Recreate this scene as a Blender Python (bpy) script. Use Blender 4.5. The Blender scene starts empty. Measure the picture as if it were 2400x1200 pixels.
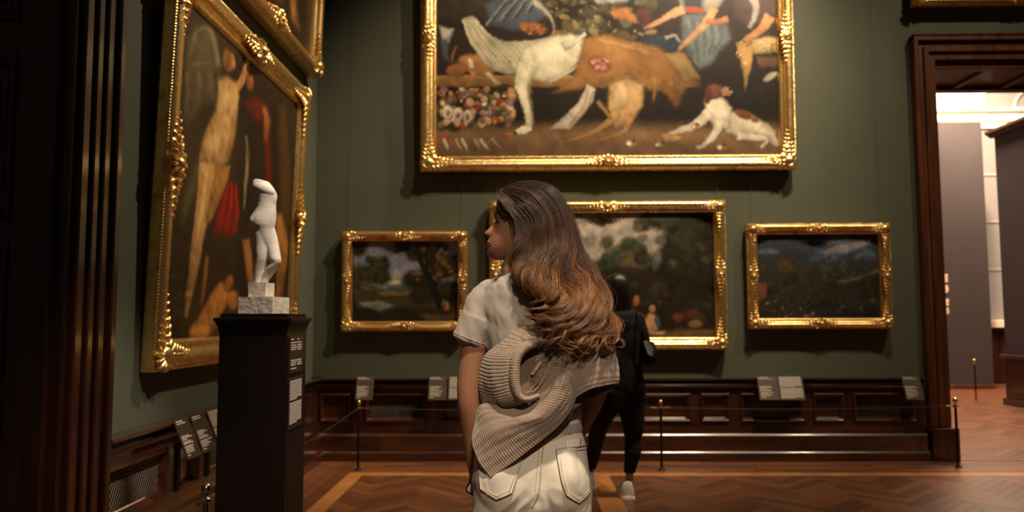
import bpy, math, random
import numpy as np
from mathutils import Matrix, Vector
from mathutils.bvhtree import BVHTree

# ------------------------------------------------------------------ camera
sc = bpy.context.scene
F_PX, W_PX, H_PX = 1850.0, 2400.0, 1200.0
CAM = Vector((0.0, 0.0, 1.31))
CAM_R = (Matrix.Rotation(math.radians(0.90), 3, 'Z') @ Matrix.Rotation(math.radians(90 + 4.54), 3, 'X')
         @ Matrix.Rotation(-0.0028, 3, 'Z'))
cam_data = bpy.data.cameras.new('camera')
cam_data.sensor_fit = 'HORIZONTAL'
cam_data.sensor_width = 36.0
cam_data.lens = F_PX * 36.0 / W_PX
cam_data.clip_start = 0.05
cam_data.dof.use_dof = True
cam_data.dof.focus_distance = 2.10
cam_data.dof.aperture_fstop = 3.6
cam = bpy.data.objects.new('camera', cam_data)
cam.matrix_world = Matrix.Translation(CAM) @ CAM_R.to_4x4()
sc.collection.objects.link(cam)
sc.camera = cam

# ------------------------------------------------------------------ world, lamps, exposure
sc.view_settings.view_transform = 'Standard'
sc.view_settings.look = 'None'
sc.view_settings.exposure = 0.0
sc.view_settings.gamma = 1.0
sc.view_settings.use_curve_mapping = False
world = bpy.data.worlds.new('world')
sc.world = world
world.use_nodes = True
world.node_tree.nodes['Background'].inputs[0].default_value = (1.0, 0.72, 0.5, 1)
world.node_tree.nodes['Background'].inputs[1].default_value = 0.028
WARM = (1.0, 0.78, 0.52)

def spot(name, loc, target, power, angle=60, blend=0.6, size=0.06, color=WARM):
    d = bpy.data.lights.new(name, 'SPOT')
    d.energy = power; d.color = color; d.spot_size = math.radians(angle); d.spot_blend = blend
    d.shadow_soft_size = size
    o = bpy.data.objects.new(name, d)
    o.location = loc
    o.rotation_euler = (Vector(target) - Vector(loc)).to_track_quat('-Z', 'Y').to_euler()
    sc.collection.objects.link(o)
    return o

# ceiling track spots over the room, then one added fill
spot('track_and_fill_spot', (2.6, 4.7, 6.9), (0.9, 7.5, 3.2), 1150, 62, 0.7)
spot('track_and_fill_spot', (3.0, 4.9, 6.9), (1.7, 7.5, 1.9), 620, 58, 0.7)
spot('track_and_fill_spot', (0.6, 4.9, 6.9), (-0.7, 7.5, 1.7), 330, 60, 0.8)
spot('track_and_fill_spot', (5.0, 4.6, 6.9), (3.2, 7.5, 2.2), 430, 60, 0.8)
spot('track_and_fill_spot', (1.6, 6.3, 6.9), (-2.0, 5.4, 2.2), 1050, 56, 0.8)
spot('track_and_fill_spot', (0.9, 2.0, 5.3), (-1.12, 3.4, 1.6), 950, 17, 0.6, 0.14, (1.0, 0.84, 0.66))
spot('track_and_fill_spot', (0.50, -0.1, 6.4), (0.08, 2.2, 1.2), 1650, 30, 0.8, 0.14, (1.0, 0.82, 0.61))
spot('track_and_fill_spot', (0.8, -3.3, 5.2), (0.08, 2.2, 0.9), 900, 24, 0.8, 0.14, (1.0, 0.82, 0.61))  # added fill from behind the camera to brighten the jeans; no lamp known there
# the brightly lit hall beyond the doorway
def area(name, loc, rot, size, power, color):
    d = bpy.data.lights.new(name, 'AREA'); d.energy = power; d.color = color
    d.shape = 'RECTANGLE'; d.size, d.size_y = size
    o = bpy.data.objects.new(name, d); o.location = loc; o.rotation_euler = rot
    sc.collection.objects.link(o); return o
area('hall_area_lamp', (7.2, 12.5, 7.6), (0, 0, 0), (3.0, 5.0), 2000, (1.0, 0.74, 0.53))  # unseen area lamp put in overhead to brighten the hall and its floor
spot('hall_spot', (7.6, 13.4, 7.2), (8.6, 16.2, 4.9), 3600, 75, 0.8, 0.15, (1.0, 0.86, 0.68))

# ------------------------------------------------------------------ pixels to points
def ray(px, py):
    return (CAM_R @ Vector(((px - W_PX / 2) / F_PX, -(py - H_PX / 2) / F_PX, -1.0)))
def at_y(px, py, Y):
    d = ray(px, py); return CAM + d * ((Y - CAM.y) / d.y)
def at_x(px, py, X):
    d = ray(px, py); return CAM + d * ((X - CAM.x) / d.x)
def at_z(px, py, Z):
    d = ray(px, py); return CAM + d * ((Z - CAM.z) / d.z)
def at_plane(px, py, p0, n):
    d = ray(px, py); return CAM + d * ((p0 - CAM).dot(n) / d.dot(n))
# ------------------------------------------------------------------ mesh helpers
COL = sc.collection
ORIGIN = {}
PI = math.pi

class MB:
    def __init__(s): s.v = []; s.f = []
    def add(s, vs, fs):
        n = len(s.v); s.v.extend([tuple(p) for p in vs]); s.f.extend([tuple(i + n for i in f) for f in fs]); return s
    def box(s, x0, x1, y0, y1, z0, z1):
        return s.add([(x0,y0,z0),(x1,y0,z0),(x1,y1,z0),(x0,y1,z0),(x0,y0,z1),(x1,y0,z1),(x1,y1,z1),(x0,y1,z1)],
                     [(0,3,2,1),(4,5,6,7),(0,1,5,4),(1,2,6,5),(2,3,7,6),(3,0,4,7)])
    def bbox(s, x0, x1, y0, y1, z0, z1, b=0.004):
        # box with chamfered edges
        vs = []; fs = []
        X = (x0, x1); Y = (y0, y1); Z = (z0, z1)
        idx = {}
        for i in (0, 1):
            for j in (0, 1):
                for k in (0, 1):
                    sx, sy, sz = (1 - 2*i), (1 - 2*j), (1 - 2*k)
                    for a in range(3):
                        p = [X[i], Y[j], Z[k]]
                        for ax, sg in enumerate((sx, sy, sz)):
                            if ax != a: p[ax] += sg * b
                        idx[(i, j, k, a)] = len(vs); vs.append(p)
        for a in range(3):
            o = [ax for ax in range(3) if ax != a]
            for sd in (0, 1):
                q = []
                for (m, n) in ((0,0),(1,0),(1,1),(0,1)):
                    c = [0,0,0]; c[a] = sd; c[o[0]] = m; c[o[1]] = n
                    q.append(idx[(c[0], c[1], c[2], a)])
                fs.append(tuple(q) if (sd == 1) == (a != 1) else tuple(q[::-1]))
        for a in range(3):  # edges along axis a
            o = [ax for ax in range(3) if ax != a]
            for m in (0, 1):
                for n in (0, 1):
                    c0 = [0,0,0]; c1 = [0,0,0]; c0[o[0]] = c1[o[0]] = m; c0[o[1]] = c1[o[1]] = n; c1[a] = 1
                    q = (idx[tuple(c0)+(o[0],)], idx[tuple(c1)+(o[0],)], idx[tuple(c1)+(o[1],)], idx[tuple(c0)+(o[1],)])
                    fs.append(q)
        for i in (0, 1):
            for j in (0, 1):
                for k in (0, 1): fs.append(tuple(idx[(i, j, k, a)] for a in range(3)))
        return s.add(vs, fs)
    def loft(s, rings, caps=True, closed=True):
        n = len(rings[0]); vs = [p for r in rings for p in r]; fs = []
        m = n if closed else n - 1
        for i in range(len(rings) - 1):
            for j in range(m):
                a = i*n + j; b = i*n + (j+1) % n
                fs.append((a, b, b + n, a + n))
        if caps:
            fs.append(tuple(range(n))[::-1]); fs.append(tuple(range((len(rings)-1)*n, len(rings)*n)))
        return s.add(vs, fs)
    def tube(s, pts, r, n=8, caps=True):
        pts = [Vector(p) for p in pts]; rings = []
        a = None
        for i, p in enumerate(pts):
            t = (pts[min(i+1, len(pts)-1)] - pts[max(i-1, 0)])
            if t.length < 1e-9: t = Vector((0,0,1))
            t.normalize()
            if a is None:
                a = t.cross(Vector((0,0,1)) if abs(t.z) < 0.9 else Vector((1,0,0)))
            a = a - t*a.dot(t)
            if a.length < 1e-6: a = t.orthogonal()
            a.normalize(); b = t.cross(a)
            rr = r[i] if isinstance(r, list) else r
            if not isinstance(rr, (list, tuple)): rr = (rr, rr)
            rings.append([p + a*(rr[0]*math.cos(2*PI*k/n)) + b*(rr[1]*math.sin(2*PI*k/n)) for k in range(n)])
        return s.loft(rings, caps)
    def ball(s, c, r, nu=10, nv=7, rot=None):
        c = Vector(c); R = r if isinstance(r, (list, tuple)) else (r, r, r)
        vs = []
        for i in range(nv + 1):
            th = PI * i / nv
            m = 1 if i in (0, nv) else nu
            for j in range(m):
                ph = 2*PI*j/nu
                p = Vector((R[0]*math.sin(th)*math.cos(ph), R[1]*math.sin(th)*math.sin(ph), R[2]*math.cos(th)))
                if rot is not None: p = rot @ p
                vs.append(c + p)
        fs = []
        def ix(i, j):
            if i == 0: return 0
            if i == nv: return 1 + (nv-1)*nu
            return 1 + (i-1)*nu + j % nu
        for i in range(nv):
            for j in range(nu):
                q = [ix(i, j), ix(i+1, j), ix(i+1, j+1), ix(i, j+1)]
                q2 = []
                for t in q:
                    if t not in q2: q2.append(t)
                fs.append(tuple(q2))
        return s.add(vs, fs)
    def lathe(s, c, prof, n=16):
        c = Vector(c)
        return s.loft([[c + Vector((r*math.cos(2*PI*k/n), r*math.sin(2*PI*k/n), z)) for k in range(n)] for r, z in prof])
    def grid(s, P):
        P = np.asarray(P); a, b = P.shape[:2]
        fs = [(i*b+j, i*b+j+1, (i+1)*b+j+1, (i+1)*b+j) for i in range(a-1) for j in range(b-1)]
        return s.add([tuple(p) for p in P.reshape(-1, 3)], fs)
    def extrude(s, prof, a, b):
        # prof: closed list of 3D points; a, b: offsets of the two ends
        a = Vector(a); b = Vector(b)
        return s.loft([[Vector(p) + a for p in prof], [Vector(p) + b for p in prof]])

def np_mesh(name, V, Q):
    V = np.asarray(V, dtype=np.float32); Q = np.asarray(Q, dtype=np.int32)
    me = bpy.data.meshes.new(name); k = Q.shape[1]
    me.vertices.add(len(V)); me.vertices.foreach_set('co', V.ravel())
    me.loops.add(Q.size); me.loops.foreach_set('vertex_index', Q.ravel())
    me.polygons.add(len(Q)); me.polygons.foreach_set('loop_start', np.arange(0, Q.size, k, dtype=np.int32))
    me.update(calc_edges=True); me.validate()
    return me

def smooth(me, ang=40):
    me.polygons.foreach_set('use_smooth', [True]*len(me.polygons))
    if ang < 180: me.set_sharp_from_angle(angle=math.radians(ang))

def link(name, me, mat=None, parent=None, offset=True):
    o = bpy.data.objects.new(name, me); COL.objects.link(o)
    if mat is not None and me is not None and not me.materials: me.materials.append(mat)
    if parent is not None:
        o.parent = parent
    return o

def obj(name, mb, mat, parent=None, ang=35, flat=False, world=True):
    """one mesh object; coordinates are world unless the parent is in local building mode"""
    me = bpy.data.meshes.new(name)
    org = ORIGIN.get(parent.name, Vector((0,0,0))) if (parent is not None and world) else Vector((0,0,0))
    if org.length > 0: me.from_pydata([(p[0]-org.x, p[1]-org.y, p[2]-org.z) for p in mb.v], [], mb.f)
    else: me.from_pydata([tuple(p) for p in mb.v], [], mb.f)
    fix_normals(me)
    if not flat: smooth(me, ang)
    o = link(name, me, mat, parent)
    ORIGIN[o.name] = org
    return o

def fix_normals(me):
    import bmesh
    bm = bmesh.new(); bm.from_mesh(me); bmesh.ops.recalc_face_normals(bm, faces=bm.faces); bm.to_mesh(me); bm.free(); me.update()

def tag(o, label=None, cat=None, group=None, kind=None):
    if label: o['label'] = label
    if cat: o['category'] = cat
    if group: o['group'] = group
    if kind: o['kind'] = kind
    return o

def empty(name, loc, rot=(0,0,0), local=False):
    o = bpy.data.objects.new(name, None); COL.objects.link(o); o.location = loc; o.rotation_euler = rot
    o.empty_display_size = 0.1
    ORIGIN[o.name] = Vector((0,0,0)) if local else Vector(loc)
    return o

def copy_tree(o, parent=None):
    c = o.copy(); COL.objects.link(c); c.parent = parent
    for ch in list(o.children): copy_tree(ch, c)
    return c

def remesh(mb, voxel, it=4, fac=0.5):
    me = bpy.data.meshes.new('tmp'); me.from_pydata([tuple(p) for p in mb.v], [], mb.f); fix_normals(me)
    o = bpy.data.objects.new('tmp', me); COL.objects.link(o)
    m = o.modifiers.new('r', 'REMESH'); m.mode = 'VOXEL'; m.voxel_size = voxel; m.use_smooth_shade = True
    if it:
        k = o.modifiers.new('s', 'SMOOTH'); k.factor = fac; k.iterations = it
    dg = bpy.context.evaluated_depsgraph_get()
    out = bpy.data.meshes.new_from_object(o.evaluated_get(dg))
    bpy.data.objects.remove(o); bpy.data.meshes.remove(me)
    return out

def shift(me, org):
    n = len(me.vertices); c = np.empty(n*3, np.float32); me.vertices.foreach_get('co', c)
    c = c.reshape(-1, 3) - np.array(org, np.float32); me.vertices.foreach_set('co', c.ravel()); me.update()

def get_co(me):
    c = np.empty(len(me.vertices)*3, np.float32); me.vertices.foreach_get('co', c); return c.reshape(-1, 3)
def get_no(me):
    c = np.empty(len(me.vertices)*3, np.float32); me.vertex_normals.foreach_get('vector', c); return c.reshape(-1, 3)
def set_co(me, c):
    me.vertices.foreach_set('co', np.asarray(c, np.float32).ravel()); me.update()

def solidify(o, t, off=0.0):
    m = o.modifiers.new('thickness', 'SOLIDIFY'); m.thickness = t; m.offset = off; return o

def cr_eval(P, t):
    """Catmull-Rom through P (n, ...) at parameters t in 0..n-1"""
    P = np.asarray(P, float); n = len(P); t = np.clip(np.asarray(t, float), 0, n - 1 - 1e-9)
    i = t.astype(int); f = (t - i).reshape((-1,) + (1,)*(P.ndim-1))
    ext = np.concatenate([2*P[:1]-P[1:2], P, 2*P[-1:]-P[-2:-1]])
    p0, p1, p2, p3 = ext[i], ext[i+1], ext[i+2], ext[i+3]
    return 0.5*((2*p1) + (-p0+p2)*f + (2*p0-5*p1+4*p2-p3)*f*f + (-p0+3*p1-3*p2+p3)*f**3)

def net_surface(net, nu, nv):
    net = np.asarray(net, float)
    A = cr_eval(net, np.linspace(0, net.shape[0]-1, nu))              # (nu, C, 3)
    B = cr_eval(np.swapaxes(A, 0, 1), np.linspace(0, net.shape[1]-1, nv))
    return np.swapaxes(B, 0, 1)                                       # (nu, nv, 3)

def grid_normals(P):
    du = np.gradient(P, axis=0); dv = np.gradient(P, axis=1)
    n = np.cross(du, dv); n /= np.linalg.norm(n, axis=2, keepdims=True) + 1e-12
    return n

def vnoise(x, y, seed=0):
    """smooth value noise for arrays, about -1..1"""
    r = np.random.RandomState(seed).rand(64, 64) * 2 - 1
    xi = np.floor(x).astype(int); yi = np.floor(y).astype(int); fx = x - xi; fy = y - yi
    fx = fx*fx*(3-2*fx); fy = fy*fy*(3-2*fy)
    a = r[xi % 64, yi % 64]; b = r[(xi+1) % 64, yi % 64]; c = r[xi % 64, (yi+1) % 64]; d = r[(xi+1) % 64, (yi+1) % 64]
    return (a*(1-fx)+b*fx)*(1-fy) + (c*(1-fx)+d*fx)*fy
def fbm(x, y, seed=0, o=4):
    s = 0; a = 0.5
    for k in range(o):
        s = s + a*vnoise(x*2**k + 7.3*k, y*2**k + 3.1*k, seed+k); a *= 0.5
    return s

# ------------------------------------------------------------------ materials
def lin(c):
    return tuple(((u/255)/12.92 if u/255 <= 0.04045 else ((u/255+0.055)/1.055)**2.4) for u in c)

def mat(name, c1, c2=None, rough=0.5, metal=0.0, scale=8.0, stretch=(1,1,1), bump=0.0, bscale=None, rough2=None,
        spec=0.5, detail=6, coat=0.0, sheen=0.0, coord='Object', pos=(0.35, 0.65), bstretch=None):
    m = bpy.data.materials.new(name); m.use_nodes = True
    nt = m.node_tree; N = nt.nodes; L = nt.links; b = N['Principled BSDF']
    b.inputs['Roughness'].default_value = rough; b.inputs['Metallic'].default_value = metal
    b.inputs['Specular IOR Level'].default_value = spec
    b.inputs['Coat Weight'].default_value = coat; b.inputs['Coat Roughness'].default_value = 0.12
    b.inputs['Sheen Weight'].default_value = sheen
    b.inputs['Base Color'].default_value = (*c1, 1)
    tc = N.new('ShaderNodeTexCoord'); mp = N.new('ShaderNodeMapping'); mp.inputs['Scale'].default_value = stretch
    L.new(tc.outputs[coord], mp.inputs['Vector'])
    if c2 is not None:
        n = N.new('ShaderNodeTexNoise'); n.inputs['Scale'].default_value = scale; n.inputs['Detail'].default_value = detail
        L.new(mp.outputs[0], n.inputs['Vector'])
        r = N.new('ShaderNodeValToRGB'); r.color_ramp.elements[0].position = pos[0]; r.color_ramp.elements[1].position = pos[1]
        r.color_ramp.elements[0].color = (*c1, 1); r.color_ramp.elements[1].color = (*c2, 1)
        L.new(n.outputs['Fac'], r.inputs[0]); L.new(r.outputs[0], b.inputs['Base Color'])
        if rough2 is not None:
            mr = N.new('ShaderNodeMapRange'); mr.inputs[1].default_value = pos[0]; mr.inputs[2].default_value = pos[1]
            mr.inputs[3].default_value = rough; mr.inputs[4].default_value = rough2
            L.new(n.outputs['Fac'], mr.inputs[0]); L.new(mr.outputs[0], b.inputs['Roughness'])
    if bump:
        n2 = N.new('ShaderNodeTexNoise'); n2.inputs['Scale'].default_value = bscale or scale*4; n2.inputs['Detail'].default_value = 4
        if bstretch is not None:
            mp2 = N.new('ShaderNodeMapping'); mp2.inputs['Scale'].default_value = bstretch
            L.new(tc.outputs[coord], mp2.inputs['Vector']); L.new(mp2.outputs[0], n2.inputs['Vector'])
        else: L.new(mp.outputs[0], n2.inputs['Vector'])
        bp = N.new('ShaderNodeBump'); bp.inputs['Strength'].default_value = bump; bp.inputs['Distance'].default_value = 0.01
        L.new(n2.outputs['Fac'], bp.inputs['Height']); L.new(bp.outputs[0], b.inputs['Normal'])
    return m

def attr_mat(name, attr='Col', rough=0.5, spec=0.4, ramp=None, bump=0.0, bscale=200, metal=0.0, grain=None):
    """colour from a mesh attribute (direct, or through a ramp)"""
    m = bpy.data.materials.new(name); m.use_nodes = True
    nt = m.node_tree; N = nt.nodes; L = nt.links; b = N['Principled BSDF']
    b.inputs['Roughness'].default_value = rough; b.inputs['Specular IOR Level'].default_value = spec
    b.inputs['Metallic'].default_value = metal
    a = N.new('ShaderNodeAttribute'); a.attribute_name = attr
    if ramp:
        src = a.outputs['Fac']
        if grain:
            tc = N.new('ShaderNodeTexCoord'); mp = N.new('ShaderNodeMapping'); mp.inputs['Scale'].default_value = grain[0]
            L.new(tc.outputs['Object'], mp.inputs['Vector'])
            n = N.new('ShaderNodeTexNoise'); n.inputs['Scale'].default_value = grain[1]; n.inputs['Detail'].default_value = 5
            L.new(mp.outputs[0], n.inputs['Vector'])
            ma = N.new('ShaderNodeMath'); ma.operation = 'MULTIPLY_ADD'; ma.inputs[1].default_value = grain[2]
            L.new(n.outputs['Fac'], ma.inputs[0]); L.new(src, ma.inputs[2]); src = ma.outputs[0]
        r = N.new('ShaderNodeValToRGB'); e = r.color_ramp.elements
        while len(e) < len(ramp): e.new(0.5)
        for k, (p, c) in enumerate(ramp): e[k].position = p; e[k].color = (*c, 1)
        L.new(src, r.inputs[0]); L.new(r.outputs[0], b.inputs['Base Color'])
    else:
        L.new(a.outputs['Color'], b.inputs['Base Color'])
    if bump:
        tc = N.new('ShaderNodeTexCoord')
        n2 = N.new('ShaderNodeTexNoise'); n2.inputs['Scale'].default_value = bscale
        L.new(tc.outputs['Object'], n2.inputs['Vector'])
        bp = N.new('ShaderNodeBump'); bp.inputs['Strength'].default_value = bump; bp.inputs['Distance'].default_value = 0.003
        L.new(n2.outputs['Fac'], bp.inputs['Height']); L.new(bp.outputs[0], b.inputs['Normal'])
    return m

def emit_mat(name, c, s):
    m = bpy.data.materials.new(name); m.use_nodes = True
    b = m.node_tree.nodes['Principled BSDF']
    b.inputs['Base Color'].default_value = (*c, 1); b.inputs['Emission Color'].default_value = (*c, 1)
    b.inputs['Emission Strength'].default_value = s; b.inputs['Roughness'].default_value = 0.3
    return m

M = {}
M['wall'] = mat('green_wall_cloth', (0.080, 0.088, 0.064), (0.094, 0.100, 0.073), 0.85, scale=1.3, bump=0.15, bscale=260, spec=0.15, pos=(0.3, 0.7))
M['wood'] = mat('mahogany', (0.022, 0.0048, 0.0022), (0.062, 0.016, 0.0058), 0.30, scale=5, stretch=(0.35, 3, 3), bump=0.04, bscale=30, coat=1.0)
M['wood_v'] = mat('mahogany_upright', (0.020, 0.0048, 0.0024), (0.052, 0.015, 0.0055), 0.33, scale=5, stretch=(4, 4, 0.3), bump=0.04, bscale=30, coat=0.45)
M['wood_case'] = mat('walnut_casing', (0.055, 0.015, 0.005), (0.125, 0.039, 0.012), 0.38, scale=4, stretch=(4, 4, 0.35), bump=0.05, bscale=30, coat=0.15)
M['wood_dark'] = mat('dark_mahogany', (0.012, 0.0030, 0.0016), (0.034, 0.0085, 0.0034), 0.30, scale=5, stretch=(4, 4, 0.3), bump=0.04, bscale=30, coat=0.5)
M['dark'] = mat('cavity_shade', (0.004, 0.003, 0.003), None, 0.9, spec=0.0)
M['grille'] = mat('bronze_wire', (0.30, 0.235, 0.185), None, 0.35, metal=1.0)
M['gold'] = mat('gilding', (1.0, 0.74, 0.33), (0.72, 0.36, 0.10), 0.27, metal=0.95, scale=16, rough2=0.42, bump=0.25, bscale=90, pos=(0.48, 0.78))
M['gold_d'] = mat('old_gilding', (0.90, 0.62, 0.26), (0.52, 0.24, 0.07), 0.29, metal=0.92, scale=14, rough2=0.46, bump=0.25, bscale=90, pos=(0.47, 0.76))
M['frame_side'] = mat('frame_flank', (0.16, 0.075, 0.022), (0.075, 0.028, 0.010), 0.5, metal=0.3, scale=10)
M['canvas'] = attr_mat('oil_paint', 'Col', rough=0.42, spec=0.35, bump=0.12, bscale=420)
M['pedestal'] = mat('dark_lacquer', (0.0050, 0.0027, 0.0017), (0.0072, 0.0036, 0.0021), 0.42, scale=3, spec=0.2)
M['plaque'] = mat('label_board', (0.030, 0.017, 0.011), None, 0.5)
M['plaque_b'] = mat('label_board_grey', (0.060, 0.040, 0.030), None, 0.5)
M['print'] = mat('white_print', (0.62, 0.55, 0.48), None, 0.6)
M['plaster'] = mat('plaster', (0.80, 0.74, 0.66), (0.70, 0.63, 0.55), 0.6, scale=14, bump=0.06, bscale=60, spec=0.3)
M['plaster_b'] = mat('rough_plaster_block', (0.72, 0.66, 0.57), (0.52, 0.46, 0.38), 0.75, scale=22, bump=0.5, bscale=40, spec=0.2)
M['pole'] = mat('black_bronze', (0.022, 0.015, 0.009), (0.034, 0.022, 0.012), 0.3, metal=0.7, scale=10)
M['brass'] = mat('polished_brass', (0.72, 0.50, 0.24), None, 0.22, metal=1.0)
M['steel'] = mat('aged_nickel', (0.42, 0.36, 0.29), None, 0.25, metal=1.0)
M['cord'] = mat('dark_cord', (0.035, 0.028, 0.022), None, 0.7)
M['wire'] = mat('steel_wire', (0.10, 0.10, 0.08), None, 0.6, metal=0.2)
# ------------------------------------------------------------------ the room
XL, YB, ZC = -2.015, 7.53, 7.2          # left wall, back wall, wall height
XD0, XD1, ZD = 3.93, 6.2, 3.78          # doorway in the back wall
YB2 = 8.40                              # far face of the thick back wall

def struct(o, label=None):
    o['kind'] = 'structure'
    if label: o['label'] = label
    return o

# floor slab and parquet -------------------------------------------------
fl = obj('floor', MB().box(-3.6, 11.0, -2.0, 17.0, -0.25, -0.012), mat('parquet_bed', (0.10, 0.034, 0.012), (0.17, 0.06, 0.02), 0.4, scale=2.0, stretch=(1, 6, 1)), flat=True)
struct(fl, 'brown parquet floor with paler inlaid border strips')
PLK = attr_mat('parquet_plank', 'tone', rough=0.34, spec=0.5, bump=0.05, bscale=60,
               ramp=[(0.0, (0.070, 0.025, 0.012)), (0.45, (0.145, 0.055, 0.024)), (1.0, (0.27, 0.110, 0.046))],
               grain=((1.2, 1.2, 1), 9, 0.45))
STRIP = mat('oak_strip', (0.52, 0.23, 0.066), (0.38, 0.15, 0.042), 0.32, scale=4, stretch=(1, 1, 1))

def clip(poly, x0, x1, y0, y1):
    def cut(pl, f):
        out = []
        for i in range(len(pl)):
            a, b = pl[i-1], pl[i]; fa, fb = f(a), f(b)
            if (fa >= 0) != (fb >= 0):
                t = fa/(fa-fb); out.append((a[0]+(b[0]-a[0])*t, a[1]+(b[1]-a[1])*t))
            if fb >= 0: out.append(b)
        return out
    for f in (lambda p: p[0]-x0, lambda p: x1-p[0], lambda p: p[1]-y0, lambda p: y1-p[1]):
        if len(poly) < 3: return []
        poly = cut(poly, f)
    return poly
def parea(p):
    return abs(sum(p[i-1][0]*p[i][1]-p[i][0]*p[i-1][1] for i in range(len(p))))/2

PW, PLN = 0.085, 0.51                    # plank width and length (herringbone at 45 degrees)
planks = []
rng = random.Random(4)
def herringbone(x0, x1, y0, y1):
    n = int((x1-x0+y1-y0)/PW) + 12; c, s_ = math.cos(PI/4), math.sin(PI/4)
    q = int(round(PLN/PW)); ox, oy = (x0+x1)/2, (y0+y1)/2
    g = 0.0011
    for i in range(-n, n):
        for k in range(-n//q-2, n//q+3):
            # staircase layout of horizontal and vertical planks
            for hv in (0, 1):
                if hv == 0: a = (i*PW + k*2*PLN, i*PW, i*PW + k*2*PLN + PLN, i*PW + PW)
                else:       a = (i*PW + k*2*PLN + PLN, i*PW + PW - PLN, i*PW + k*2*PLN + PLN + PW, i*PW + PW)
                X0, Y0, X1, Y1 = a[0]+g, a[1]+g, a[2]-g, a[3]-g
                pts = [(X0,Y0),(X1,Y0),(X1,Y1),(X0,Y1)]
                cx, cy = (X0+X1)/2, (Y0+Y1)/2
                wx, wy = cx*c - cy*s_ + ox, cx*s_ + cy*c + oy
                if wx < x0-0.4 or wx > x1+0.4 or wy < y0-0.4 or wy > y1+0.4: continue
                pl = clip([(px*c-py*s_+ox, px*s_+py*c+oy) for px, py in pts], x0, x1, y0, y1)
                if len(pl) >= 3 and parea(pl) > 0.0008:
                    planks.append((pl, rng.uniform(0.0, 0.46) + (0.05 if hv else 0)))
SX0, SX1 = -1.50, -1.37                   # long strip by the left wall
SY0, SY1 = 6.74, 6.86                     # strip along the back wall
S2Y0, S2Y1 = 5.27, 5.40                   # second cross strip
S3X0, S3X1 = 0.52, 0.70                   # strip running away from the camera
for (a, b, c_, d) in ((SX1, S3X0, S2Y1, SY0), (S3X1, 4.9, S2Y1, SY0), (S3X1, 4.9, 4.3, S2Y0), (SX1, S3X0, 4.3, S2Y0)):
    herringbone(a, b, c_, d)
def straight(x0, x1, y0, y1, along_x, wd=0.09, ln=0.62):
    k = 0; u = y0 if along_x else x0; ue = y1 if along_x else x1
    while u < ue - 0.005:
        w0, w1 = u, min(u + wd, ue); t = (x0 if along_x else y0) - rng.uniform(0, ln); te = x1 if along_x else y1
        while t < te:
            a, b = max(t, x0 if along_x else y0), min(t + ln, te); t += ln
            if b - a < 0.03: continue
            g = 0.0011
            r = (a+g, b-g, w0+g, w1-g) if along_x else (w0+g, w1-g, a+g, b-g)
            planks.append(([(r[0], r[2]), (r[1], r[2]), (r[1], r[3]), (r[0], r[3])], rng.uniform(0.05, 0.5)))
        u += wd
straight(SX0, 4.9, SY1, 7.42, True)
straight(-1.88, SX0, 4.3, 7.42, False)
herringbone(3.95, 9.5, 7.44, 12.6)

def plank_mesh(mb_list, name):
    vs = []; fs = []; tone = []
    for pl, t in mb_list:
        n = len(pl); b = len(vs); cx = sum(p[0] for p in pl)/n; cy = sum(p[1] for p in pl)/n
        for p in pl: vs.append((p[0], p[1], -0.013))
        for p in pl: vs.append((p[0], p[1], -0.0008))
        for p in pl:
            dx, dy = cx-p[0], cy-p[1]; l = math.hypot(dx, dy) + 1e-9
            vs.append((p[0]+dx/l*0.0012, p[1]+dy/l*0.0012, 0.0))
        fs.append(tuple(range(b+2*n, b+3*n)))
        for i in range(n):
            j = (i+1) % n
            fs.append((b+i, b+j, b+n+j, b+n+i)); fs.append((b+n+i, b+n+j, b+2*n+j, b+2*n+i))
        tone += [t]*(3*n)
    me = bpy.data.meshes.new(name); me.from_pydata(vs, [], fs); fix_normals(me)
    at = me.attributes.new('tone', 'FLOAT', 'POINT'); at.data.foreach_set('value', tone)
    return me
def plank_score(e):
    cx = sum(p[0] for p in e[0])/len(e[0]); cy = sum(p[1] for p in e[0])/len(e[0])
    d = CAM_R.transposed() @ (Vector((cx, cy, 0)) - CAM)
    u, v = d.x/-d.z*F_PX, d.y/-d.z*F_PX
    if abs(u) > 1210 or abs(v) > 612: return 0
    return parea(e[0])/cy**3
planks.sort(key=plank_score, reverse=True)
for e in planks[:300]: link('plank', plank_mesh([e], 'plank'), PLK, fl)
o = link('plank_field', plank_mesh(planks[300:], 'plank_field'), PLK, fl); o['kind'] = 'stuff'
def strip(x0, x1, y0, y1, along_x, ln=1.15):
    t, te = (x0, x1) if along_x else (y0, y1)
    while t < te - 0.01:
        b = min(t + ln, te)
        r = (t+0.001, b-0.001, y0, y1) if along_x else (x0, x1, t+0.001, b-0.001)
        obj('border_strip', MB().bbox(r[0], r[1], r[2], r[3], -0.013, 0.0006, 0.001), STRIP, fl, flat=True); t += ln
strip(SX0, 4.9, SY0, SY1, True); strip(SX0, SX1, 4.3, SY0, False); strip(SX1, 4.9, S2Y0, S2Y1, True)
strip(S3X0, S3X1, S2Y1, SY0, False); strip(S3X0, S3X1, 4.3, S2Y0, False)

# walls -------------------------------------------------------------------
w = obj('wall_left', MB().box(XL-0.25, XL, 3.36, YB2, 0, ZC), M['wall'], flat=True); struct(w, 'dark green cloth covered side wall')
mbw = MB().box(XL, XD0, YB, YB2, 0, ZC).box(XD0, XD1, YB, YB2, ZD, ZC).box(XD1, 8.6, YB, YB2, 0, ZC)
w = obj('wall_back', mbw, M['wall'], flat=True); struct(w, 'dark green cloth covered back wall with doorway')

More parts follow.
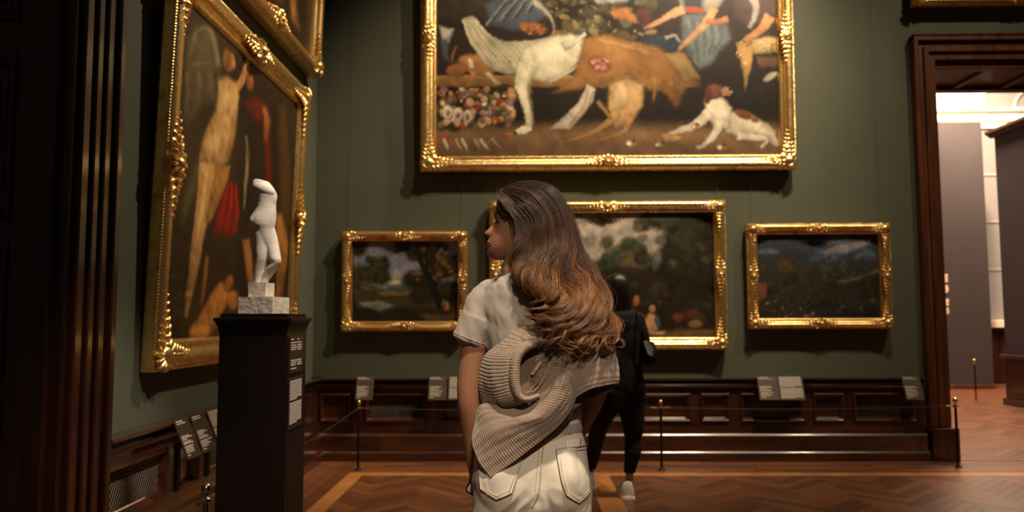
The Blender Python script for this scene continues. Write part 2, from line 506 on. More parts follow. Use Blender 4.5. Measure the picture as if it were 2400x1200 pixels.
# wainscot ----------------------------------------------------------------
def wainscot(name, length, panels, label, loc, rz):
    """local frame: x along the wall, -y into the room; panels: (x0, x1, kind)"""
    r = empty(name, loc, (0, 0, rz), local=True); struct(r, label)
    def run(nm, prof, x0=0.0, x1=length):
        obj(nm, MB().extrude([(0, y, z) for y, z in prof], (x0, 0, 0), (x1, 0, 0)), M['wood'], r, ang=25, world=False)
    run('plinth', [(0, 0), (-0.150, 0), (-0.150, 0.071), (-0.1425, 0.085), (-0.132, 0.093), (-0.118, 0.096), (0, 0.096)])
    run('base_rail', [(0, 0.0965), (-0.112, 0.0965), (-0.112, 0.223), (-0.1045, 0.237), (-0.092, 0.248), (-0.070, 0.252), (0, 0.252)])
    run('lower_rail', [(-0.020, 0.2525), (-0.058, 0.2525), (-0.058, 0.360), (-0.020, 0.360)])
    run('upper_rail', [(-0.020, 0.605), (-0.058, 0.605), (-0.058, 0.665), (-0.020, 0.665)])
    run('cap_moulding', [(0, 0.6655), (-0.062, 0.6655), (-0.066, 0.676), (-0.084, 0.690), (-0.092, 0.700), (-0.092, 0.706), (-0.070, 0.712), (-0.078, 0.722),
                         (-0.112, 0.736), (-0.120, 0.742), (-0.120, 0.752), (-0.112, 0.757), (0, 0.757)])
    obj('back_board', MB().box(0, length, -0.019, -0.001, 0.25, 0.67), M['dark'], r, flat=True, world=False)  # near-black sheet; the shade inside the grille openings is put into its colour
    e = 0.0
    for (a, b, kind) in sorted(panels) + [(length, length, None)]:
        if a - e > 0.01: obj('stile', MB().bbox(e, a, -0.058, -0.020, 0.3601, 0.6049, 0.002), M['wood_v'], r, flat=True, world=False)
        e = b
        if kind is None: continue
        # bolection moulding round the opening, four sides with mitres
        prof = [(0.0, 0.030), (0.0, 0.060), (0.006, 0.074), (0.016, 0.079), (0.024, 0.072), (0.029, 0.060), (0.036, 0.054), (0.044, 0.036), (0.044, 0.030)]
        f = 0.012
        for side in ('bottom', 'top', 'near', 'far'):
            r0, r1 = [], []
            for u, d in prof:
                x0_, x1_, z0_, z1_ = a - f + u, b + f - u, 0.360 - f + u, 0.605 + f - u
                if side == 'bottom': p, q = (x0_, z0_), (x1_, z0_)
                elif side == 'top': p, q = (x0_, z1_), (x1_, z1_)
                elif side == 'near': p, q = (x0_, z0_), (x0_, z1_)
                else: p, q = (x1_, z0_), (x1_, z1_)
                r0.append((p[0], -d, p[1])); r1.append((q[0], -d, q[1]))
            obj('panel_moulding', MB().loft([r0, r1]), M['wood'], r, ang=30, world=False)
        if kind == 'wood':
            obj('panel', MB().bbox(a + 0.028, b - 0.028, -0.036, -0.0195, 0.388, 0.577, 0.004), M['wood'], r, flat=True, world=False)
        else:
            g = MB(); x0, x1, z0, z1 = a + 0.030, b - 0.030, 0.392, 0.575; p = 0.025; h = z1 - z0
            for sgn in (1, -1):
                t = x0 - h if sgn > 0 else x0
                while t < (x1 if sgn > 0 else x1 + h):
                    # wire from (t, z0) going up with slope sgn, clipped to the opening
                    pa, pb = (t, z0), (t + sgn*h*0.62, z1)
                    ts = []
                    for tt in (0, 1): ts.append(pa[0] + (pb[0]-pa[0])*tt)
                    lo, hi = 0.0, 1.0; dx = pb[0] - pa[0]
                    for bound, sg in ((x0, 1), (x1, -1)):
                        va = (pa[0]-bound)*sg; vb = (pb[0]-bound)*sg
                        if va < 0 and vb < 0: lo = 2
                        elif va < 0: lo = max(lo, va/(va-vb))
                        elif vb < 0: hi = min(hi, va/(va-vb))
                    if lo < hi:
                        q0 = (pa[0]+dx*lo, -0.034 - 0.002*sgn, z0+h*lo); q1 = (pa[0]+dx*hi, -0.034 - 0.002*sgn, z0+h*hi)
                        g.tube([q0, q1], 0.0026, 4)
                    t += p
            obj('grille', g, M['grille'], r, world=False)['kind'] = 'stuff'
    return r

def wx(px): return at_y(px, 950, YB - 0.06).x - XL
bp = [(wx(752), wx(820), 'wood'), (wx(858), wx(996), 'grille'), (wx(1036), wx(1104), 'wood'), (wx(1142), wx(1292), 'grille'),
      (wx(1330), wx(1396), 'wood'), (wx(1432), wx(1616), 'wood'), (wx(1644), wx(1708), 'wood'), (wx(1738), wx(1884), 'grille'),
      (wx(1908), wx(1976), 'wood'), (wx(2002), wx(2146), 'grille')]
wainscot('trim_1', 3.70 - XL, bp, 'panelled mahogany wainscot along the back wall', (XL, YB, 0), 0)
def wy(px): return at_x(px, 1050, XL + 0.06).y - 3.66
lp = [(wy(222), wy(388), 'grille'), (wy(416), wy(462), 'wood'), (wy(486), wy(560), 'grille'), (wy(583), wy(604), 'wood'), (wy(618), wy(660), 'grille'), (wy(672), wy(688), 'wood')]
wainscot('trim_2', YB - 3.66, lp, 'panelled mahogany wainscot along the side wall', (XL, 3.66, 0), PI/2)

# casing and panelled reveal of the doorway beside the camera ----------------
cs = empty('trim_3', (XL, 3.66, 0)); struct(cs, 'tall fluted mahogany door casing beside the dark door')
steps = [(3.335, 3.372, 0.055), (3.373, 3.43, 0.085), (3.431, 3.452, 0.060), (3.453, 3.500, 0.095), (3.501, 3.520, 0.072), (3.521, 3.575, 0.105), (3.576, 3.592, 0.085),
         (3.593, 3.640, 0.125), (3.641, 3.672, 0.095)]
for a, b, d in steps:
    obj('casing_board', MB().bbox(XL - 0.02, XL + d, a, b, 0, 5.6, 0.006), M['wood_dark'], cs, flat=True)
dr = empty('door_1', (-2.6, 3.34, 0)); struct(dr, 'dark panelled door reveal at the edge of the picture')
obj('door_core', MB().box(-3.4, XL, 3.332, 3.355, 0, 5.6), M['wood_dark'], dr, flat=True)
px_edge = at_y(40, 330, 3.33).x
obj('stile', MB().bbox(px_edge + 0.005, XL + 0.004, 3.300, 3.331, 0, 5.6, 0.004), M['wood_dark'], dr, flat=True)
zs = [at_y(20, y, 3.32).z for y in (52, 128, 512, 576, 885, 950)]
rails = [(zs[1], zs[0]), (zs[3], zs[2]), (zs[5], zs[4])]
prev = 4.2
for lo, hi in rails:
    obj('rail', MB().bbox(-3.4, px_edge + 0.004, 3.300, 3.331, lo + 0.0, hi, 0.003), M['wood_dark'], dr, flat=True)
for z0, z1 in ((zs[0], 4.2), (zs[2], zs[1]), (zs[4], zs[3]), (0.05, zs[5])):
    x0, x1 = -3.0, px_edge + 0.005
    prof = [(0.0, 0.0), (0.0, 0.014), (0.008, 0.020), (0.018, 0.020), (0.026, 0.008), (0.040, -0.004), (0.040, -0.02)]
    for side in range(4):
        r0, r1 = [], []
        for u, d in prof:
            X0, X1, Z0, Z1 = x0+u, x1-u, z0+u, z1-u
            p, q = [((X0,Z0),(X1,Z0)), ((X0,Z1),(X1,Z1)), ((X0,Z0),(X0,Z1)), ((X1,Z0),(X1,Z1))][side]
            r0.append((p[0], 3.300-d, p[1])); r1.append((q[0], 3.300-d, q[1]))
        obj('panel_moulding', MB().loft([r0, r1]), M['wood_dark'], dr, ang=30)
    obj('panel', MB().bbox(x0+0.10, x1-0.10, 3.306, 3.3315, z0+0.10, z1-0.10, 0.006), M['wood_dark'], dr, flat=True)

# casing and soffit of the doorway to the hall --------------------------------
dc = empty('trim_4', (XD0, YB, 0)); struct(dc, 'brown wooden casing around the doorway to the hall')
x_out = at_y(2152, 600, YB).x
cw = XD0 - x_out
bands = [(0.0, 0.045, 0.095), (0.0455, 0.10, 0.055), (0.1005, 0.15, 0.075), (0.1505, cw + 0.03, 0.045)]
for a, b, d in bands:
    obj('casing_board', MB().bbox(x_out + a, x_out + b, YB - d, YB - 0.001, 0.30, ZD + cw + 0.03 - a, 0.006), M['wood_case'], dc, flat=True)
    obj('head_board', MB().bbox(x_out + a, XD1 + 0.2, YB - d - 0.001, YB - 0.0012, ZD + cw + 0.03 - b, ZD + cw + 0.03 - a, 0.006), M['wood_case'], dc, flat=True)
obj('cornice', MB().extrude([(0, y, z) for y, z in [(0, 0), (-0.096, 0), (-0.104, 0.008), (-0.104, 0.02), (0, 0.02)]],
    (x_out, YB - 0.001, ZD + cw + 0.031), (XD1 + 0.3, YB - 0.001, ZD + cw + 0.031)), M['wood_case'], dc, ang=25)
obj('plinth_block', MB().bbox(x_out - 0.02, XD0 + 0.035, YB - 0.165, YB - 0.001, 0, 0.2995, 0.006), M['wood_v'], dc, flat=True)
obj('soffit', MB().box(XD0, XD1, YB + 0.001, YB2, ZD - 0.03, ZD - 0.001), M['wood_case'], dc, flat=True)
for k in range(5):
    x = XD0 + 0.1 + 0.5*k
    obj('soffit_rib', MB().bbox(x, x + 0.07, YB + 0.02, YB2 - 0.02, ZD - 0.06, ZD - 0.0305, 0.006), M['wood_case'], dc, flat=True)
obj('soffit_rib', MB().bbox(XD0, XD1, YB2 - 0.14, YB2 - 0.019, ZD - 0.075, ZD - 0.031, 0.006), M['wood_case'], dc, flat=True)
obj('soffit_rib', MB().bbox(XD0, XD1, YB + 0.002, YB + 0.10, ZD - 0.075, ZD - 0.031, 0.006), M['wood_case'], dc, flat=True)
obj('jamb_lining', MB().box(XD0 - 0.001, XD0 + 0.03, YB + 0.002, YB2, 0, ZD - 0.031), M['wood_case'], dc, flat=True)
obj('jamb_lining', MB().box(XD1 - 0.03, XD1 + 0.001, YB + 0.002, YB2, 0, ZD - 0.031), M['wood_case'], dc, flat=True)

# the hall beyond ---------------------------------------------------------------
YF = 16.2
CREAM = mat('cream_plaster', (0.86, 0.74, 0.60), (0.80, 0.68, 0.54), 0.8, scale=2)
GREY = mat('grey_partition', (0.054, 0.041, 0.039), (0.050, 0.038, 0.036), 0.85, scale=2, spec=0.2)
MAUVE = mat('mauve_partition', (0.070, 0.055, 0.063), (0.062, 0.050, 0.057), 0.85, scale=2, spec=0.2)
wf = obj('wall_far', MB().box(3.0, 12.0, YF, YF + 0.3, 0, 7.6), CREAM, flat=True); struct(wf, 'cream plaster wall of the bright hall')
def fz(py): return at_y(2300, py, YF).z
def fx(px, py=450): return at_y(px, py, YF).x
for za, zb, d in ((fz(262), fz(255), 0.10), (fz(285), fz(272), 0.06), (fz(303), fz(297), 0.08)):
    obj('cornice_band', MB().bbox(3.0, 12.0, YF - d, YF - 0.0005, min(za, zb), max(za, zb), 0.01), CREAM, wf, flat=True)
obj('far_wainscot', MB().bbox(3.0, 12.0, YF - 0.12, YF - 0.001, 0, fz(772), 0.02), M['wood_v'], wf, flat=True)
GLASS = emit_mat('frosted_pane', (0.20, 0.165, 0.14), 0.5)
wn = empty('window_1', (fx(2330), YF, 0)); struct(wn, 'tall frosted window in the bright hall')
for i in range(2):
    for (ya, yb) in ((307, 408), (413, 518), (523, 630), (635, 748)):
        xa = fx(2303) + i*0.62; xb = xa + 0.60
        obj('pane', MB().box(xa, xb, YF - 0.03, YF - 0.002, fz(yb), fz(ya)), GLASS, wn, flat=True)
FR = mat('window_bar', (0.35, 0.26, 0.2), None, 0.6)
for y in (410.5, 520.5, 632.5): obj('glazing_bar', MB().bbox(fx(2300), fx(2300) + 1.25, YF - 0.05, YF - 0.0015, fz(y) - 0.022, fz(y) + 0.022, 0.004), FR, wn, flat=True)
obj('sill', MB().bbox(fx(2298), fx(2298) + 1.3, YF - 0.28, YF - 0.001, fz(768), fz(750), 0.01), CREAM, wn, flat=True)
wl = empty('window_2', (fx(2400), YF, fz(255))); struct(wl, 'arched fanlight window high in the hall')
cxl, czl, rl = fx(2420, 230), fz(254), fx(2420, 230) - fx(2301, 230)
for k in range(4):
    a0, a1 = PI*k/4 + 0.03, PI*(k+1)/4 - 0.03
    out = [(cxl + rl*math.cos(a0 + (a1-a0)*t/8), czl + rl*0.95*math.sin(a0 + (a1-a0)*t/8)) for t in range(9)]
    inn = [(cxl + rl*0.40*math.cos(a0 + (a1-a0)*t/8), czl + rl*0.38*math.sin(a0 + (a1-a0)*t/8)) for t in range(8, -1, -1)]
    pr = [(x, 0, z) for x, z in out + inn]
    obj('pane', MB().extrude(pr, (0, YF - 0.03, 0), (0, YF - 0.002, 0)), GLASS, wl, flat=True)
obj('pane', MB().extrude([(cxl + rl*0.36*math.cos(PI*t/12), 0, czl + rl*0.34*math.sin(PI*t/12)) for t in range(13)], (0, YF-0.03, 0), (0, YF-0.002, 0)), GLASS, wl, flat=True)
obj('arch_frame', MB().tube([(cxl + rl*1.02*math.cos(PI*t/24), YF - 0.03, czl + rl*0.97*math.sin(PI*t/24)) for t in range(25)], 0.05, 8), CREAM, wl)
obj('arch_frame', MB().tube([(cxl + rl*0.38*math.cos(PI*t/24), YF - 0.03, czl + rl*0.36*math.sin(PI*t/24)) for t in range(25)], 0.04, 8), FR, wl)
obj('glazing_bar', MB().tube([(cxl + rl*0.38*math.cos(0.75*PI), YF - 0.03, czl + rl*0.36*math.sin(0.75*PI)), (cxl + rl*math.cos(0.75*PI), YF-0.03, czl + rl*0.95*math.sin(0.75*PI))], 0.035, 6), FR, wl)

YP = 14.9
p1 = at_y(2290, 286, YP); xr = at_y(2316, 600, YP).x
pw = empty('wall_screen', (xr - 1.0, YP, 0)); struct(pw, 'tall grey free-standing display wall in the hall')
obj('screen_board', MB().bbox(6.2, xr, YP, YP + 0.35, 0.02, p1.z, 0.01), GREY, pw, flat=True)
obj('skirting', MB().bbox(6.2, xr + 0.01, YP - 0.02, YP - 0.0005, 0.0, 0.07, 0.005), M['wood_case'], pw, flat=True)
tx = MB(); rr = random.Random(3)
for (ya, yb, n) in ((642, 662, 4), (668, 686, 4), (700, 716, 4), (720, 736, 3)):
    za, zb = at_y(2215, ya, YP).z, at_y(2215, yb, YP).z
    for k in range(n):
        z = za + (zb - za)*(k + 0.5)/n; x0 = at_y(2206, 690, YP).x; x1 = at_y(2224 - rr.random()*3, 690, YP).x
        tx.box(x0, x1, YP - 0.004, YP - 0.0005, z - 0.014, z + 0.014)
obj('printed_text', tx, mat('pale_wall_text', (0.85, 0.62, 0.42), None, 0.6), pw, flat=True)['kind'] = 'stuff'

xs = at_y(2344, 600, 12.2).x
sw = empty('wall_mauve', (xs, 10.5, 0)); struct(sw, 'mauve display wall with wooden cornice in the hall')
zt = at_y(2337, 322, 12.2).z
obj('screen_board', MB().bbox(xs, xs + 0.4, 8.9, 12.2, 0.02, zt, 0.01), MAUVE, sw, flat=True)
obj('cornice', MB().extrude([(x, 0, z) for x, z in [(-0.02, 0), (-0.05, 0.03), (-0.10, 0.06), (-0.10, 0.10), (0.45, 0.10), (0.45, 0)]], (xs, 8.85, zt), (xs, 12.28, zt)), M['wood_case'], sw, ang=25)
cb = empty('wooden_bench', (xs - 0.15, 11, 0)); tag(cb, 'dark panelled wooden base unit beside the mauve display wall', 'cabinet')
zb_ = at_y(2355, 832, 11.9).z
obj('body', MB().bbox(xs - 0.07, xs - 0.012, 9.2, 12.12, 0.10, zb_ - 0.05, 0.01), M['wood_v'], cb, flat=True)
obj('base', MB().bbox(xs - 0.10, xs - 0.012, 9.15, 12.16, 0.0, 0.0995, 0.01), M['wood_v'], cb, flat=True)
obj('top', MB().bbox(xs - 0.11, xs - 0.012, 9.13, 12.18, zb_ - 0.0495, zb_, 0.012), M['wood_v'], cb, flat=True)
for k in range(4):
    y0 = 9.32 + 0.7*k
    obj('panel', MB().bbox(xs - 0.085, xs - 0.0705, y0, y0 + 0.55, 0.2, zb_ - 0.15, 0.006), M['wood'], cb, flat=True)
# ------------------------------------------------------------------ framed pictures
class Canvas:
    """a gridded picture surface; shapes are given in photograph pixels and mapped onto the picture plane"""
    def __init__(s, w, h, nx, ny, tolocal, seed=1):
        s.w, s.h, s.nx, s.ny, s.tl = w, h, nx, ny, tolocal
        gx, gy = np.meshgrid(np.arange(nx), np.arange(ny))
        k = 0.0055*nx
        s.X = gx + k*0.55*fbm(gx/14., gy/14., seed) + 0.6*k*fbm(gx/4., gy/4., seed+9, 2)
        s.Y = gy + k*0.55*fbm(gx/14., gy/14., seed+20) + 0.6*k*fbm(gx/4., gy/4., seed+31, 2)
        s.gx, s.gy = gx, gy
        s.C = np.zeros((ny, nx, 3)); s.seed = seed
        s.nz = fbm(gx/(nx*0.022) + gy/(nx*0.06), gy/(nx*0.03), seed + 77, 4)
    def g(s, p):
        x, z = s.tl(*p); return ((x/s.w + 0.5)*(s.nx-1), (z/s.h)*(s.ny-1))
    def fill(s, c): s.C[:] = np.array(lin(c))
    def put(s, m, c):
        m = m[..., None]; s.C = s.C*(1-m) + np.array(lin(c))*m
    def gpoly(s, P, c, soft=1.5, a=1.0, sh=0.40, rnd=0.55):
        P = np.array(P, float); d = np.full(s.X.shape, 1e9); ins = np.zeros(s.X.shape, bool)
        m = 3*soft + 4
        x0, x1 = P[:,0].min()-m, P[:,0].max()+m; y0, y1 = P[:,1].min()-m, P[:,1].max()+m
        sel = (s.X > x0) & (s.X < x1) & (s.Y > y0) & (s.Y < y1)
        X, Y = s.X[sel], s.Y[sel]
        if not X.size: return
        d = np.full(X.shape, 1e9); ins = np.zeros(X.shape, bool)
        for i in range(len(P)):
            ax, ay = P[i-1]; bx, by = P[i]; ex, ey = bx-ax, by-ay
            t = np.clip(((X-ax)*ex + (Y-ay)*ey)/(ex*ex+ey*ey+1e-9), 0, 1)
            d = np.minimum(d, np.hypot(X-ax-ex*t, Y-ay-ey*t))
            cr = ((ay > Y) != (by > Y)) & (X < (bx-ax)*(Y-ay)/((by-ay) if abs(by-ay) > 1e-9 else 1e-9) + ax)
            ins ^= cr
        sd = np.where(ins, d, -d)
        k = np.zeros(s.X.shape); k[sel] = np.clip(sd/soft*0.5+0.5, 0, 1)*a
        if np.ptp(P[:,0]) > 0.45*s.nx: rnd = 0.0
        R = max(3.0, 0.30*min(np.ptp(P[:,0]), np.ptp(P[:,1])))
        rd = np.ones(s.X.shape); h = np.clip(sd/R, 0, 1); rd[sel] = 1 - rnd*(1 - np.sqrt(1 - (1-h)**2))
        v = np.clip((s.Y - P[:,1].min())/(np.ptp(P[:,1]) + 1e-6), 0, 1)          # lighter above, deeper below, broken brushwork
        q = (1 + sh*(v - 0.45)*1.5 + sh*1.1*s.nz)[..., None]*rd[..., None]
        m = k[..., None]; s.C = s.C*(1-m) + np.clip(np.array(lin(c))*q, 0, 1)*m
    def poly(s, pts, c, soft=1.5, a=1.0): s.gpoly([s.g(p) for p in pts], c, soft, a)
    def ell(s, cx, cy, rx, ry, c, rot=0, soft=1.5, a=1.0):
        r = math.radians(rot)
        s.poly([(cx + rx*math.cos(t)*math.cos(r) - ry*math.sin(t)*math.sin(r), cy + rx*math.cos(t)*math.sin(r) + ry*math.sin(t)*math.cos(r))
                for t in [2*PI*k/18 for k in range(18)]], c, soft, a)
    def stroke(s, pts, wd, c, soft=1.5, a=1.0):
        P = cr_eval(np.array(pts, float), np.linspace(0, len(pts)-1, 4*len(pts)))
        Wd = np.interp(np.linspace(0, 1, len(P)), np.linspace(0, 1, len(wd)), wd) if isinstance(wd, (list, tuple)) else np.full(len(P), wd)
        T = np.gradient(P, axis=0); T /= np.linalg.norm(T, axis=1, keepdims=True) + 1e-9
        Nn = np.stack([-T[:,1], T[:,0]], 1)
        s.poly(list(map(tuple, P + Nn*Wd[:,None]/2)) + list(map(tuple, (P - Nn*Wd[:,None]/2)[::-1])), c, soft, a)
    def dabs(s, n, x0, x1, y0, y1, cols, size, seed, soft=1.0, a=0.9, asp=0.7):
        r = random.Random(seed)
        for _ in range(n):
            k = r.uniform(*size)
            s.ell(r.uniform(x0, x1), r.uniform(y0, y1), k, k*r.uniform(asp*0.7, asp*1.3), r.choice(cols), r.uniform(-60, 60), soft, a)
    def finish(s):
        n = 1 + 0.05*fbm(s.gx/4.0, s.gy/4.0, s.seed+50, 3) + 0.30*fbm(s.gx/25., s.gy/25., s.seed+60, 3)
        return np.clip(s.C*n[..., None], 0, 1)

TINT = np.array([1.0, 0.90, 0.72])
def canvas_object(cv, parent, x_off, z_off, y, gain=1.0):
    C = cv.finish()/TINT*gain; nx, ny = cv.nx, cv.ny
    X, Z = np.meshgrid(np.linspace(-cv.w/2, cv.w/2, nx) + x_off, np.linspace(0, cv.h, ny) + z_off)
    V = np.stack([X, np.full_like(X, y), Z], -1).reshape(-1, 3)
    i, j = np.meshgrid(np.arange(nx-1), np.arange(ny-1)); a = (j*nx + i).ravel()
    Q = np.stack([a, a+1, a+nx+1, a+nx], 1)
    # stretcher: edges and back
    nV = len(V); V = np.concatenate([V, [[-cv.w/2+x_off, y+0.02, z_off], [cv.w/2+x_off, y+0.02, z_off], [cv.w/2+x_off, y+0.02, z_off+cv.h], [-cv.w/2+x_off, y+0.02, z_off+cv.h]]])
    c4 = [0, nx-1, nx*ny-1, nx*(ny-1)]
    ex = [[nV+3, nV+2, nV+1, nV]] + [[c4[k], nV+k, nV+(k+1) % 4, c4[(k+1) % 4]] for k in range(4)]
    me = np_mesh('painted_canvas', V, np.concatenate([Q, np.array(ex)]))
    col = me.color_attributes.new('Col', 'FLOAT_COLOR', 'POINT')
    A = np.ones((len(V), 4), np.float32); A[:nV, :3] = np.clip(C.reshape(-1, 3), 0, 1); A[nV:, :3] = 0.05
    col.data.foreach_set('color', A.ravel())
    return link('painted_canvas', me, M['canvas'], parent)

def leaf_run(mb, p, d, L, wd, y0, rnd, n=7):
    """acanthus-like run of lobes from p along d (x,z), tapering"""
    d = Vector((d[0], d[1])).normalized(); nrm = Vector((-d.y, d.x))
    for i in range(n):
        t = (i + 0.4)/n; w_ = wd*(1 - 0.75*t)
        for sg in (1, -1):
            c = Vector(p) + d*(L*t) + nrm*(sg*w_*0.42)
            ang = math.atan2(d.y, d.x) + sg*(0.7 + 0.3*rnd.random())
            R = Matrix.Rotation(-ang, 3, 'Y')
            mb.ball((c.x, y0 - 0.16*w_*rnd.uniform(0.5, 1.1), c.y), (w_*0.50, w_*0.20, w_*0.20), 7, 5, R)
        c = Vector(p) + d*(L*t)
        mb.ball((c.x, y0 - 0.22*w_, c.y), (w_*0.24, w_*0.20, w_*0.20), 7, 5)
def scroll(mb, c, r, y0, turns=1.4, a0=0.0, sgn=1, th=0.2):
    pts = []; rad = []
    for k in range(22):
        t = k/21; rr = r*(1 - 0.8*t); a = a0 + sgn*turns*2*PI*t
        pts.append((c[0] + rr*math.cos(a), y0 - 0.10*r*t*2, c[1] + rr*math.sin(a))); rad.append(r*th*(1 - 0.5*t))
    mb.tube(pts, rad, 6); mb.ball((c[0], y0 - 0.2*r, c[1]), r*0.28, 7, 5)

def corner_ornament(fw, d, seed, reach=1.9):
    rnd = random.Random(seed); mb = MB(); c = fw*0.52
    mb.ball((c, -d, c), (fw*0.34, fw*0.22, fw*0.34), 10, 7)
    for k in range(5):
        a = PI/4 + PI + (k-2)*0.42
        mb.ball((c + fw*0.36*math.cos(a), -d*1.0, c + fw*0.36*math.sin(a)), (fw*0.22, fw*0.16, fw*0.10), 7, 5, Matrix.Rotation(-a, 3, 'Y'))
    leaf_run(mb, (c + fw*0.2, c*0.95), (1, 0), fw*reach, fw*0.62, -d*0.80, rnd)
    leaf_run(mb, (c*0.95, c + fw*0.2), (0, 1), fw*reach, fw*0.62, -d*0.80, rnd)
    scroll(mb, (fw*1.35, fw*0.62), fw*0.26, -d*0.9, 1.3, PI, 1); scroll(mb, (fw*0.62, fw*1.35), fw*0.26, -d*0.9, 1.3, -PI/2, -1)
    return mb
def centre_ornament(fw, d, seed, big=1.0):
    rnd = random.Random(seed); mb = MB(); z = fw*0.5
    mb.ball((0, -d, z), (fw*0.20*big, fw*0.22*big, fw*0.20*big), 10, 7)
    for k in range(11):
        a = 2*PI*k/11
        mb.ball((fw*0.27*big*math.cos(a), -d*0.98, z + fw*0.24*big*math.sin(a)), (fw*0.20*big, fw*0.15*big, fw*0.075*big), 7, 5, Matrix.Rotation(-a, 3, 'Y'))
    for sg in (1, -1):
        leaf_run(mb, (sg*fw*0.4*big, z), (sg, 0), fw*1.4, fw*0.55, -d*0.86, rnd, 5)
        scroll(mb, (sg*fw*0.62*big, z + fw*0.12), fw*0.25*big, -d*0.9, 1.4, PI if sg > 0 else 0, sg)
        scroll(mb, (sg*fw*0.45*big, z - fw*0.22), fw*0.2*big, -d*0.9, 1.2, 0 if sg > 0 else PI, -sg)
    for k in range(5):
        a = PI*(k+0.5)/5
        mb.ball((fw*0.46*big*math.cos(a), -d, z + fw*0.38*big*math.sin(a)), fw*0.12*big, 7, 5)
    return mb
def xf(mb, f):
    o = MB(); o.v = [f(*p) for p in mb.v]; o.f = mb.f; return o

PROF = [(0.0, 0.0), (0.0, 0.58), (0.045, 0.66)] + [(0.05 + 0.55*t, 0.66 + 0.34*math.sqrt(max(0.0, 1 - (2*t - 1)**2))) for t in (0.02, 0.08, 0.18, 0.3, 0.42, 0.5, 0.58, 0.7, 0.82, 0.92, 0.98)] + [
        (0.61, 0.60), (0.66, 0.54), (0.76, 0.50), (0.80, 0.52), (0.83, 0.59), (0.88, 0.62), (0.93, 0.57), (0.96, 0.46), (1.0, 0.36), (1.0, 0.0)]

def picture(name, W, H, fw, d, loc, rz, lean, label, paint, res, seed=1, gilt='gold', wires=None, gain=1.0, beads=True, big=1.0):
    r = empty(name, loc, (lean, 0, rz), local=True); tag(r, label, 'painting')
    Mw = Matrix.Translation(loc) @ Matrix.Rotation(rz, 4, 'Z') @ Matrix.Rotation(lean, 4, 'X'); Mi = Mw.inverted()
    g = M[gilt]
    for side in range(4):
        r0, r1 = [], []
        for u, q in PROF:
            u *= fw; x0, x1, z0, z1 = -W/2+u, W/2-u, u, H-u
            p, k = [((x0,z0),(x1,z0)), ((x0,z1),(x1,z1)), ((x0,z0),(x0,z1)), ((x1,z0),(x1,z1))][side]
            r0.append((p[0], -d*q, p[1])); r1.append((k[0], -d*q, k[1]))
        obj('frame_rail', MB().loft([r0, r1]), g, r, ang=28, world=False)
    # gilded corner and centre carvings
    co = corner_ornament(fw, d*1.02, seed)
    for sx in (1, -1):
        for sz in (1, -1):
            obj('corner_ornament', xf(co, lambda x, y, z: (-sx*(W/2 - x), y, z if sz > 0 else H - z)), g, r, world=False)['kind'] = 'stuff'
    ce = centre_ornament(fw, d*1.02, seed+5, big); cv_ = centre_ornament(fw, d*1.02, seed+6, big*0.9)
    obj('centre_ornament', ce, g, r, world=False)['kind'] = 'stuff'
    obj('centre_ornament', xf(ce, lambda x, y, z: (x, y, H - z)), g, r, world=False)['kind'] = 'stuff'
    for sx in (1, -1):
        obj('centre_ornament', xf(cv_, lambda x, y, z: (sx*(W/2 - z), y, H/2 + x)), g, r, world=False)['kind'] = 'stuff'
    if beads:
        b = MB(); st = fw*0.105; y = -d*0.70; u = fw*0.035
        def ring(cx, cz): b.ball((cx, y, cz), st*0.46, 5, 4)
        n = int((W-2*u)/st)
        for k in range(n+1):
            x = -W/2+u + (W-2*u)*k/n; ring(x, u); ring(x, H-u)
        n = int((H-2*u)/st)
        for k in range(1, n):
            z = u + (H-2*u)*k/n; ring(-W/2+u, z); ring(W/2-u, z)
        o = obj('bead_edge', b, g, r, world=False); o['kind'] = 'stuff'
    obj('back_board', MB().box(-W/2+0.01, W/2-0.01, -0.004, 0.016, 0.01, H-0.01), M['frame_side'], r, flat=True, world=False)
    cw, ch = W - 2*fw + 0.01, H - 2*fw + 0.01; yc = -d*0.30
    p0 = Mw @ Vector((0, yc, 0)); nn = Mw.to_3x3() @ Vector((0, -1, 0))
    def tolocal(px, py):
        q = Mi @ at_plane(px, py, p0, nn); return q.x, q.z - (fw - 0.005)
    cvs = Canvas(cw, ch, res[0], res[1], tolocal, seed); paint(cvs)
    canvas_object(cvs, r, 0, fw - 0.005, yc, gain)
    for wx_ in (wires or ()):
        a = Vector((wx_, 0.004, H - 0.02)); b = Mi @ Vector(((Mw @ a).x, YB - 0.008, 7.0 if (Mw @ a).x < BIGX[0] or (Mw @ a).x > BIGX[1] else BIGX[2] + 0.05)) if abs(rz) < 0.1 else a + Vector((0, 0, 2))
        obj('hanging_wire', MB().tube([a, a + (b-a)*0.02, b], 0.0016, 5), M['wire'], r, world=False)
    return r

def box_px(l, r_, t, b, Y):
    """frame rectangle on a wall from its photograph edges"""
    p = at_y(l, b, Y); q = at_y(r_, b, Y); m = at_y((l+r_)/2, t, Y)
    return (p.x+q.x)/2, (p.z+q.z)/2, q.x-p.x, m.z-(p.z+q.z)/2

